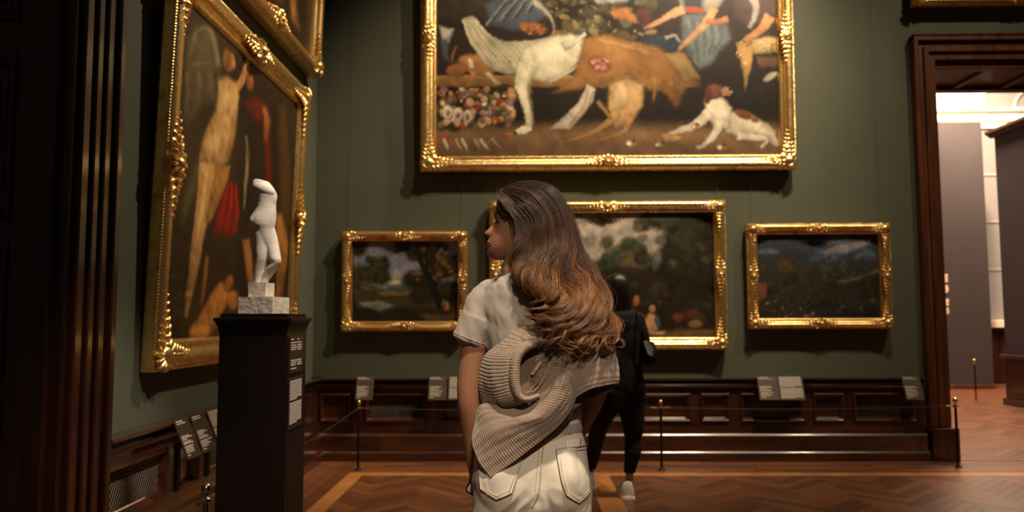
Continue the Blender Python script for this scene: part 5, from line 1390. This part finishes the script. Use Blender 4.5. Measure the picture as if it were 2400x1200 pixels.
sw_ = empty('sweater', feet); sw_.parent = None
bpy.data.objects.remove(sw_)
B = [  # each row: from the inner edge across the valley and ridge to the hem
 [(1268,770,2.085),(1318,772,2.060),(1350,775,2.045),(1368,778,2.050),(1382,782,2.055)],
 [(1245,840,2.088),(1297,850,2.066),(1333,850,2.040),(1352,855,2.043),(1364,860,2.052)],
 [(1235,900,2.090),(1270,915,2.066),(1308,915,2.035),(1336,922,2.040),(1347,935,2.055)],
 [(1200,938,2.088),(1232,962,2.066),(1266,972,2.035),(1296,978,2.042),(1320,985,2.058)],
 [(1160,945,2.100),(1185,968,2.075),(1213,990,2.046),(1243,1010,2.048),(1270,1031,2.058)],
 [(1130,948,2.135),(1138,975,2.105),(1157,1008,2.072),(1181,1045,2.064),(1206,1081,2.062)],
 [(1122,962,2.165),(1112,1004,2.150),(1110,1045,2.120),(1125,1084,2.095),(1150,1121,2.078)]]
s_main = knit('sweater', B, 440, 70, w1, ribs=70, ribdir=0, amp=.0018, wob=.004)
# hem of the layer below peeping out
knit('sweater_under_layer', [[(1330,930,2.080),(1352,948,2.082)],[(1300,975,2.080),(1326,990,2.084)],[(1250,1020,2.080),(1276,1038,2.084)],[(1195,1070,2.085),(1212,1086,2.088)],[(1150,1100,2.10),(1160,1118,2.10)]], 160, 12, s_main, ribs=42, ribdir=0, amp=.0018)
A = [
 [(1250,690,2.130),(1272,712,2.105),(1294,735,2.085),(1316,760,2.075)],
 [(1207,744,2.125),(1232,765,2.085),(1258,785,2.068),(1280,806,2.062)],
 [(1165,806,2.130),(1190,812,2.080),(1216,816,2.056),(1240,820,2.048)],
 [(1134,838,2.155),(1160,843,2.088),(1190,845,2.054),(1217,846,2.042)],
 [(1126,888,2.165),(1154,893,2.090),(1186,890,2.050),(1214,884,2.038)],
 [(1128,930,2.165),(1158,938,2.092),(1190,932,2.052),(1219,923,2.042)],
 [(1133,946,2.150),(1165,951,2.098),(1200,947,2.066),(1236,932,2.056)],
 [(1136,950,2.155),(1166,955,2.108),(1201,951,2.078),(1238,936,2.066)]]
s_up = knit('sweater_front_panel', A, 280, 80, s_main, ribs=42, ribdir=0, amp=.0017, wob=.004)
# raised ribbed neckband round the neck hole
rim = [(1312,785,2.060),(1285,800,2.052),(1257,811,2.046),(1233,823,2.040),(1218,845,2.033),(1214,885,2.030),(1217,912,2.031),(1222,926,2.034),(1236,932,2.040),(1262,924,2.052)]
out_ = [(-14,-14),(-15,-15),(-14,-16),(-16,-13),(-19,-4),(-20,1),(-18,6),(-10,11),(-1,11),(4,8)]
net = []
for (x_, y_, Y), (dx, dy) in zip(rim, out_):
    net.append([(x_+dx, y_+dy, Y+.012), (x_+dx*.66, y_+dy*.66, Y-.002), (x_+dx*.25, y_+dy*.25, Y-.004), (x_, y_, Y+.003), (x_-dx*.1, y_-dy*.1, Y+.014)])
knit('neckband', net, 260, 16, s_main, ribs=62, ribdir=0, amp=.0015, thick=.004)
knit('sweater_inside', [[(1225,800,2.088),(1275,795,2.085),(1330,790,2.080)],[(1205,850,2.080),(1255,850,2.083),(1312,835,2.076)],[(1205,905,2.072),(1245,905,2.078),(1290,890,2.070)],[(1205,940,2.070),(1235,945,2.074),(1265,935,2.070)]], 120, 80, s_main, ribs=16, ribdir=1, amp=.002, m_=KNIT_IN)
cpts = [(1301, 815, 2.056), (1296, 840, 2.060), (1284, 875, 2.062), (1268, 900, 2.058), (1250, 916, 2.052), (1228, 921, 2.046)]
obj('seam_cord', MB().tube([Vector(q) for q in cr_eval(np.array([tuple(at_y(*p)) for p in cpts]), np.linspace(0, 5, 30))], .0016, 6), KNIT, s_main)
cpts = [(1292, 830, 2.064), (1276, 862, 2.066), (1262, 892, 2.062), (1242, 914, 2.056)]
obj('seam_cord', MB().tube([Vector(q) for q in cr_eval(np.array([tuple(at_y(*p)) for p in cpts]), np.linspace(0, 3, 24))], .0011, 6), KNIT, s_main)
tg = [at_y(1244, 876, 2.0665), at_y(1250, 880, 2.0665), at_y(1271, 849, 2.0645), at_y(1266, 843, 2.0645)]
TAGM = mat('woven_tag', (0.50, 0.39, 0.27), None, 0.8)
tgo = obj('garment_tag', MB().add([*tg, *[p + Vector((0, .0008, 0)) for p in tg]], [(0,1,2,3),(7,6,5,4),(0,4,5,1),(1,5,6,2),(2,6,7,3),(3,7,4,0)]), TAGM, s_main, flat=True)
tm = MB()
for t0, t1, wd in ((.12, .36, .55), (.46, .80, .22)):
    a = tg[0] + (tg[3]-tg[0])*t0; b = tg[0] + (tg[3]-tg[0])*t1; sd = (tg[1]-tg[0]); 
    for k in range(6):
        f0, f1 = k/6, (k+0.6)/6
        p0_, p1_ = a + (b-a)*f0, a + (b-a)*f1
        tm.add([p0_ + sd*(.5-wd/2) + Vector((0,-.0004,0)), p0_ + sd*(.5+wd/2) + Vector((0,-.0004,0)), p1_ + sd*(.5+wd/2) + Vector((0,-.0004,0)), p1_ + sd*(.5-wd/2) + Vector((0,-.0004,0))], [(0,1,2,3)])
obj('printed_text', tm, mat('tag_print', (0.24, 0.17, 0.11), None, 0.8), s_main, flat=True)['kind'] = 'stuff'
C = [
 [(1380,765,2.060),(1396,760,2.045),(1410,762,2.055),(1420,768,2.085),(1422,770,2.13)],
 [(1372,805,2.052),(1392,802,2.040),(1413,800,2.042),(1430,800,2.075),(1433,802,2.13)],
 [(1362,855,2.050),(1388,848,2.036),(1416,842,2.036),(1441,839,2.072),(1440,842,2.135)],
 [(1352,905,2.052),(1384,890,2.034),(1416,882,2.034),(1447,880,2.074),(1442,884,2.140)],
 [(1346,934,2.056),(1380,913,2.036),(1413,904,2.036),(1446,898,2.076),(1440,903,2.145)]]
Ct = [list(c_) for c_ in zip(*C)]
knit('sweater_shoulder_flap', Ct, 230, 70, s_main, ribs=34, ribdir=0, amp=.0019, wob=.003)
knit('sweater_flap_inside', [[(1344,915,2.085),(1376,900,2.10),(1410,890,2.11),(1442,885,2.12)],[(1340,950,2.075),(1374,932,2.09),(1408,916,2.105),(1440,902,2.125)],[(1332,968,2.074),(1372,938,2.09),(1406,921,2.105),(1439,905,2.125)]], 24, 140, s_main, ribs=26, ribdir=1, amp=.0018, m_=KNIT_IN)

# hair -----------------------------------------------------------------------------
G = [
 [(1196,482,2.150),(1204,512,2.128),(1211,545,2.118),(1208,580,2.112),(1205,612,2.100),(1222,645,2.085),(1246,672,2.070),(1258,705,2.062),(1246,738,2.056),(1238,762,2.052)],
 [(1183,462,2.150),(1212,490,2.122),(1238,525,2.110),(1236,570,2.104),(1222,612,2.092),(1238,650,2.072),(1284,680,2.052),(1304,710,2.046),(1286,748,2.042),(1258,778,2.038)],
 [(1178,447,2.160),(1224,468,2.124),(1264,512,2.106),(1262,568,2.100),(1246,618,2.086),(1262,664,2.064),(1306,704,2.042),(1302,745,2.034),(1276,778,2.028),(1288,812,2.022)],
 [(1190,438,2.170),(1248,454,2.126),(1290,508,2.108),(1290,568,2.100),(1278,622,2.084),(1298,674,2.060),(1322,718,2.038),(1304,768,2.026),(1322,802,2.018),(1302,824,2.016)],
 [(1205,433,2.175),(1270,450,2.132),(1310,508,2.114),(1312,572,2.104),(1306,628,2.086),(1334,684,2.060),(1352,735,2.036),(1336,784,2.022),(1352,808,2.014),(1332,822,2.012)],
 [(1222,430,2.180),(1286,450,2.142),(1326,514,2.126),(1334,578,2.114),(1340,634,2.094),(1370,690,2.064),(1386,744,2.040),(1372,788,2.026),(1388,812,2.016),(1370,818,2.014)],
 [(1238,429,2.190),(1296,454,2.160),(1334,524,2.146),(1349,584,2.132),(1370,640,2.110),(1399,700,2.078),(1413,750,2.052),(1403,788,2.038),(1422,806,2.028),(1436,796,2.024)],
 [(1246,430,2.210),(1304,462,2.185),(1338,534,2.170),(1360,590,2.152),(1393,650,2.126),(1422,714,2.094),(1434,760,2.070),(1426,786,2.056),(1440,802,2.046),(1437,814,2.042)]]
Gw = np.array([[tuple(at_y(*p)) for p in g_] for g_ in G])
cap = MB(); cc = at_y(1250, 512, YW + .005); cap.ball(cc, (.083, .086, .088), 28, 18)
cap.ball(at_y(1215, 466, YW), (.045, .062, .032), 18, 12); cap.ball(at_y(1255, 580, YW - .005), (.062, .080, .085), 20, 12)
# body of hair behind the strands
S_ = net_surface(Gw + np.array([0, .020, 0]), 60, 60); n_ = grid_normals(S_)
if n_[30, 30, 1] > 0: n_ = -n_
U, V = np.meshgrid(np.linspace(0, 1, 60), np.linspace(0, 1, 60), indexing='ij')
S_ = S_ + n_*(0.012*np.sin(2*PI*(U*9 + 0.6*np.sin(V*6)))*np.clip(V*2, 0, 1))[..., None]
back = S_ + np.array([0, .035, 0])
edge_t = np.clip((0.93 - V)/0.1, 0, 1)[..., None]
hb = MB(); hb.v = [tuple(p) for p in cap.v]; hb.f = list(cap.f)
cut = 55
n0 = len(hb.v); hb.add([tuple(p) for p in S_[:, :cut].reshape(-1, 3)], []); hb.add([tuple(p) for p in back[:, :cut].reshape(-1, 3)], [])
a0, b0_ = n0, n0 + 60*cut
for i in range(59):
    for j in range(cut-1):
        hb.f.append((a0+i*cut+j, a0+i*cut+j+1, a0+(i+1)*cut+j+1, a0+(i+1)*cut+j)); hb.f.append((b0_+i*cut+j, b0_+(i+1)*cut+j, b0_+(i+1)*cut+j+1, b0_+i*cut+j+1))
for j in range(cut-1):
    for i in (0, 59): hb.f.append((a0+i*cut+j, a0+i*cut+j+1, b0_+i*cut+j+1, b0_+i*cut+j))
for i in range(59):
    for j in (0, cut-1): hb.f.append((a0+i*cut+j, a0+(i+1)*cut+j, b0_+(i+1)*cut+j, b0_+i*cut+j))
hair_o = obj('hair', hb, HAIRB, w1, ang=180)

NP_ = 32
rs = np.random.RandomState(11)
def strands(curves, radius, tone, name, parent):
    """three-sided tubes: curves (n, NP, 3), tone (n, NP), radius (n,)"""
    n, m, _ = curves.shape
    T = np.gradient(curves, axis=1); T /= np.linalg.norm(T, axis=2, keepdims=True) + 1e-12
    ref = np.array([0.3, 0.9, 0.2]); a = np.cross(T, ref); a /= np.linalg.norm(a, axis=2, keepdims=True) + 1e-12; b = np.cross(T, a)
    tt = np.linspace(0, 1, m); prof = np.clip(np.minimum(1, (1-tt)*4 + 0.15), 0, 1)
    r_ = (radius[:, None]*prof[None])[..., None]
    V = np.stack([curves + r_*(a*math.cos(q) + b*math.sin(q)) for q in (0, 2*PI/3, 4*PI/3)], 2)     # n, m, 3, 3
    base = (np.arange(n)[:, None, None]*m + np.arange(m-1)[None, :, None])*3
    k = np.arange(3)[None, None]; k2 = (k+1) % 3
    Q = np.stack([base+k, base+k2, base+3+k2, base+3+k], -1).reshape(-1, 4)
    V = V.reshape(-1, 3) - np.array(feet)
    me = np_mesh(name, V, Q)
    at_ = me.attributes.new('tone', 'FLOAT', 'POINT'); at_.data.foreach_set('value', np.repeat(tone.reshape(-1), 3).astype(np.float32))
    smooth(me, 180); o = link(name, me, HAIR, parent); ORIGIN[o.name] = feet; return o
tN = np.linspace(0, Gw.shape[1]-1, NP_); tt = np.linspace(0, 1, NP_)
curves, rad, tone = [], [], []
def lock(gi, n, spread, depth, seed, t0=0.0, t1=1.0, tn=0.0, wave=1.0, thin=1.0):
    r = np.random.RandomState(seed)
    g_ = cr_eval(Gw, np.array([gi]))[0]; L = cr_eval(g_, t0*(Gw.shape[1]-1) + tN*(t1-t0))
    T = np.gradient(L, axis=0); T /= np.linalg.norm(T, axis=1, keepdims=True)
    sd = np.cross(T, np.array([0, -1.0, 0])); sd /= np.linalg.norm(sd, axis=1, keepdims=True) + 1e-9
    s = t0 + tt*(t1-t0)
    ph0 = gi*1.2 + r.randn()*0.8; fr = 3.2 + 0.25*r.randn()
    amp = wave*(0.021*np.clip((s-0.24)*3.0, 0, 1) + 0.010*np.clip((s-0.72)/0.28, 0, 1)*r.uniform(0.4, 1.6))
    w = 2*PI*(fr*s + 0.9*np.clip(s-0.7, 0, 1)*r.uniform(0.5, 1.5)) + ph0
    L = L + sd*(amp*np.sin(w))[:, None] + np.array([0, -1, 0])*(amp*1.0*np.cos(w) + depth)[:, None]
    env = spread*(0.45 + 0.9*np.sin(PI*np.clip(s*1.02, 0, 1))**0.7)*np.where(s > .75, 1 - 0.6*(s-.75)/.25, 1)
    for _ in range(n):
        o1, o2 = r.randn(2)*0.5; sw1 = r.randn()*0.22
        ph1 = r.rand()*2*PI; fz_ = r.uniform(0.0005, 0.0026); fq = r.uniform(3, 7)
        c_ = L + sd*(env*(o1 + sw1*s))[:, None] + np.array([0, -1, 0])*(env*0.7*o2)[:, None]
        c_ = c_ + sd*(fz_*np.sin(2*PI*s*fq + ph1)*s)[:, None] + np.array([0, 1, 0])*(fz_*np.cos(2*PI*s*fq + ph1)*s)[:, None]
        e_ = r.uniform(0.84, 1.0); c_ = cr_eval(c_, np.linspace(0, (NP_-1)*e_, NP_))
        curves.append(c_); rad.append(r.uniform(.00020, .00040)*thin)
        tone.append(np.clip(0.07 + 0.70*np.clip((s-0.16)/0.50, 0, 1) + tn + r.randn()*0.08, 0, 1))
for k in range(58):
    gi = 7*(k + 0.5)/58 + rs.randn()*0.08
    lock(np.clip(gi, 0, 7), 58, 0.0072, rs.uniform(-0.010, 0.014), 100+k, tn=rs.randn()*0.10)
for k in range(30):                                   # locks lying on top
    lock(np.clip(rs.uniform(0, 7), 0, 7), 40, 0.0075, rs.uniform(0.008, 0.020), 300+k, rs.uniform(0, .15), rs.uniform(.72, 1.0), tn=rs.randn()*0.12 + .06)
for k in range(34):                                   # smooth hair over the crown
    lock(np.clip(7*(k+.5)/34, 0, 7), 80, 0.014, 0.004, 500+k, 0, 0.55, tn=rs.randn()*0.05, wave=0.15, thin=0.8)
for k in range(14):                                   # loose flyaway strands
    lock(np.clip(rs.uniform(2, 7), 0, 7), 5, 0.030, rs.uniform(0, 0.01), 700+k, 0.1, 1, tn=.05, wave=1.3, thin=0.6)
strands(np.array(curves), np.array(rad), np.array(tone), 'hair_strands', hair_o)['kind'] = 'stuff'
# hair on the far side of the neck and the short front wisps
ex = []
r = np.random.RandomState(5)
for k in range(70):
    j = r.randn(9)*3
    g_ = np.array([tuple(at_y(*p)) for p in [(1205+j[0], 560+j[1], 2.20), (1196+j[2], 596, 2.19), (1190+j[3]*2, 622, 2.18), (1178+j[4]*3, 644+j[5], 2.16), (1158+j[6]*4, 660+j[7]*2, 2.14)]])
    ex.append(cr_eval(g_, np.linspace(0, 4, NP_)))
for k in range(40):
    j = r.randn(9)*1.5
    g_ = np.array([tuple(at_y(*p)) for p in [(1176+j[0], 450+j[1], 2.17), (1167+j[2], 462, 2.16), (1166+j[3], 476+j[4], 2.15), (1174+j[5], 492+j[6], 2.14), (1188+j[7]*2, 506, 2.12)]])
    ex.append(cr_eval(g_, np.linspace(0, 4, NP_)))
for k in range(330):
    j = r.randn(9)
    u = r.rand()
    g_ = np.array([tuple(at_y(*p)) for p in [(1174+u*22+j[0]*2, 442-u*6+j[1], 2.165), (1172+u*34+j[2]*3, 462, 2.13), (1186+u*36+j[3]*3, 486+j[4]*2, 2.115), (1206+u*40+j[5]*3, 510+j[6]*2, 2.105), (1226+u*46+j[7]*4, 544+j[8]*4, 2.096), (1222+u*52+j[1]*4, 600+j[2]*6, 2.088)]])
    ex.append(cr_eval(g_, np.linspace(0, 5, NP_)))
ex = np.array(ex); strands(ex, r.uniform(.0003, .00055, len(ex)), np.clip(0.10 + 0.22*tt[None] + r.randn(len(ex), 1)*.06, 0, 1), 'hair_wisps', hair_o)['kind'] = 'stuff'

# ------------------------------------------------------------------ visitor in black
YV = 5.93
f2 = Vector((at_y(1450, 900, YV).x, YV, 0))
w2 = empty('person', f2); tag(w2, 'visitor in black with straight dark hair and white trainers, seen from behind', 'person')
b2m = MB()
b2m.loft(row([(650,1432,1460,.05),(660,1424,1466,.075),(680,1421,1468,.085),(700,1426,1464,.075),(716,1434,1458,.05),(740,1430,1462,.055),(780,1404,1490,.085),(860,1406,1488,.085),(905,1396,1502,.10),(925,1398,1498,.09)], YV, n=24))
b2m.ball(at_y(1497, 745, YV), .045, 12, 8)
chain(b2m, [(1497, 745, YV, .042), (1507, 790, YV-.01, .038), (1508, 835, YV+.04, .033), (1500, 850, YV+.16, .026), (1494, 852, YV+.24, .020)], 12)
chain(b2m, [(1398, 745, YV, .042), (1388, 800, YV, .038), (1386, 850, YV+.03, .032), (1392, 890, YV+.08, .024)], 12)
hand(b2m, at_y(1493, 853, YV+.25), (-0.4, 0.8, -0.2), (0.8, 0.4, 0.2), (-0.2, 0, -1), 0.6); hand(b2m, at_y(1393, 893, YV+.085), (0.1, 0.2, -1), (0.2, 0.9, 0.1), (1, -0.2, 0), 0.5)
RL = [(930, 1444, 1512, .10, YV), (965, 1450, 1512, .095, YV), (1000, 1460, 1509, .082, YV), (1035, 1464, 1502, .064, YV), (1060, 1464, 1503, .062, YV-.01), (1085, 1463, 1496, .052, YV-.01), (1108, 1462, 1489, .042, YV)]
LL = [(930, 1386, 1456, .10, YV), (965, 1384, 1448, .095, YV+.03), (1000, 1380, 1428, .08, YV+.10), (1030, 1378, 1416, .064, YV+.18), (1055, 1376, 1410, .060, YV+.25), (1085, 1372, 1402, .050, YV+.31), (1100, 1370, 1396, .042, YV+.34)]
shr = lambda rows_, k_: [(a, b_+k_, c_-k_, d-.012, Y) for a, b_, c_, d, Y in rows_]
b2m.loft(row(shr(RL, 4) + [(1122, 1466, 1484, .032, YV+.01), (1138, 1465, 1485, .03, YV+.02)], YV, n=20)); b2m.loft(row(shr(LL, 4) + [(1112, 1374, 1392, .032, YV+.35), (1124, 1373, 1393, .03, YV+.36)], YV, n=20))
me = remesh(b2m, 0.008, 3); shift(me, f2); smooth(me, 180); link('body', me, SKIN, w2)
jk = MB(); jk.loft(row([(716,1428,1464,.055),(724,1408,1486,.072),(736,1396,1499,.092),(760,1390,1504,.112),(800,1393,1503,.115),(840,1396,1498,.112),(868,1390,1506,.118),(896,1386,1512,.125)], YV, n=28))
chain(jk, [(1494, 745, YV, .050), (1508, 790, YV-.01, .046), (1510, 835, YV+.04, .041), (1502, 849, YV+.14, .036)], 14); chain(jk, [(1400, 745, YV, .050), (1389, 800, YV, .046), (1387, 850, YV+.03, .040), (1391, 880, YV+.065, .034)], 14)
me = remesh(jk, 0.008, 3); co = get_co(me); no = get_no(me); co = co + no*(0.008*fbm(co[:,0]*12, co[:,2]*9, 4, 3))[:, None]; set_co(me, co); shift(me, f2); smooth(me, 180); link('jacket', me, BLACK, w2)
tr = MB(); tr.loft(row([(880,1392,1506,.115),(900,1387,1512,.122),(930,1385,1514,.122),(955,1386,1512,.112)], YV, n=28)); tr.loft(row(RL, YV, n=22)); tr.loft(row(LL, YV, n=22))
for cx in (1418, 1482): tr.ball(at_y(cx, 915, YV-.06), (.085, .075, .09), 16, 10)
me = remesh(tr, 0.008, 3); co = get_co(me); no = get_no(me); co = co + no*(0.006*fbm(co[:,0]*10, co[:,2]*22, 6, 3))[:, None]; set_co(me, co); shift(me, f2); smooth(me, 180); link('trousers', me, BLACK, w2)
hm = MB(); hm.loft(row([(641,1438,1454,.03),(646,1427,1464,.065),(656,1418,1471,.088),(672,1414,1475,.098),(695,1411,1479,.098),(715,1409,1482,.09),(735,1408,1484,.075),(752,1411,1484,.06,YV-.05),(768,1416,1480,.04,YV-.075),(780,1424,1474,.02,YV-.085)], YV, n=40))
hm.v = [(x_ + .006*math.sin(60*x_), y_ - .006*abs(math.sin(75*x_ + 2)), z_) for x_, y_, z_ in hm.v]
obj('hair', hm, BLACKHAIR, w2, ang=180)
for nm, x_, y0_ in (('shoe', at_y(1470, 1140, YV).x, YV - .075), ('shoe', at_y(1382, 1120, YV+.36).x, YV + .28)):
    s1 = obj(nm, shoe(MB(), x_, y0_, .27, .115, .125, -.05), WHITE, w2, ang=50)
    obj('sole', shoe(MB(), x_, y0_ - .006, .285, .128, .032, -.05), mat('trainer_sole', (0.78, 0.72, 0.65), None, 0.6), s1, ang=50)
bg = empty('handbag', at_y(1516, 845, YV - .02)); tag(bg, 'small black handbag with shiny flap hanging at the visitor\'s side', 'handbag')
def bagring(py, xl, xr, ry): return row([(py, xl+5, xr+5, ry*.8, YV - .10)], YV, 3.5, 20)[0]
obj('pouch', MB().loft([bagring(*q) for q in ((800, 1509, 1523, .05), (806, 1505, 1529, .085), (825, 1504, 1533, .10), (845, 1504, 1531, .10), (854, 1508, 1526, .08))]), BLACK, bg, ang=60)
fl_p = [at_y(x_, y_, Y) for x_, y_, Y in ((1508, 800, YV-.175), (1516, 797, YV-.175), (1532, 818, YV-.185), (1529, 836, YV-.188), (1519, 830, YV-.188))]
obj('flap', MB().extrude([tuple(p) for p in fl_p], (0, 0, 0), (0, .012, 0)), mat('metallic_leather', (0.62, 0.62, 0.66), None, 0.25, metal=0.6), bg, flat=True)
obj('strap', MB().tube([at_y(x_, y_, Y) for x_, y_, Y in ((1512, 804, YV-.12), (1508, 780, YV-.12), (1500, 755, YV-.105), (1490, 732, YV-.05), (1484, 724, YV+.0), (1488, 740, YV+.08), (1500, 790, YV+.09), (1516, 804, YV+.04))], (.010, .003), 8), BLACK, bg)
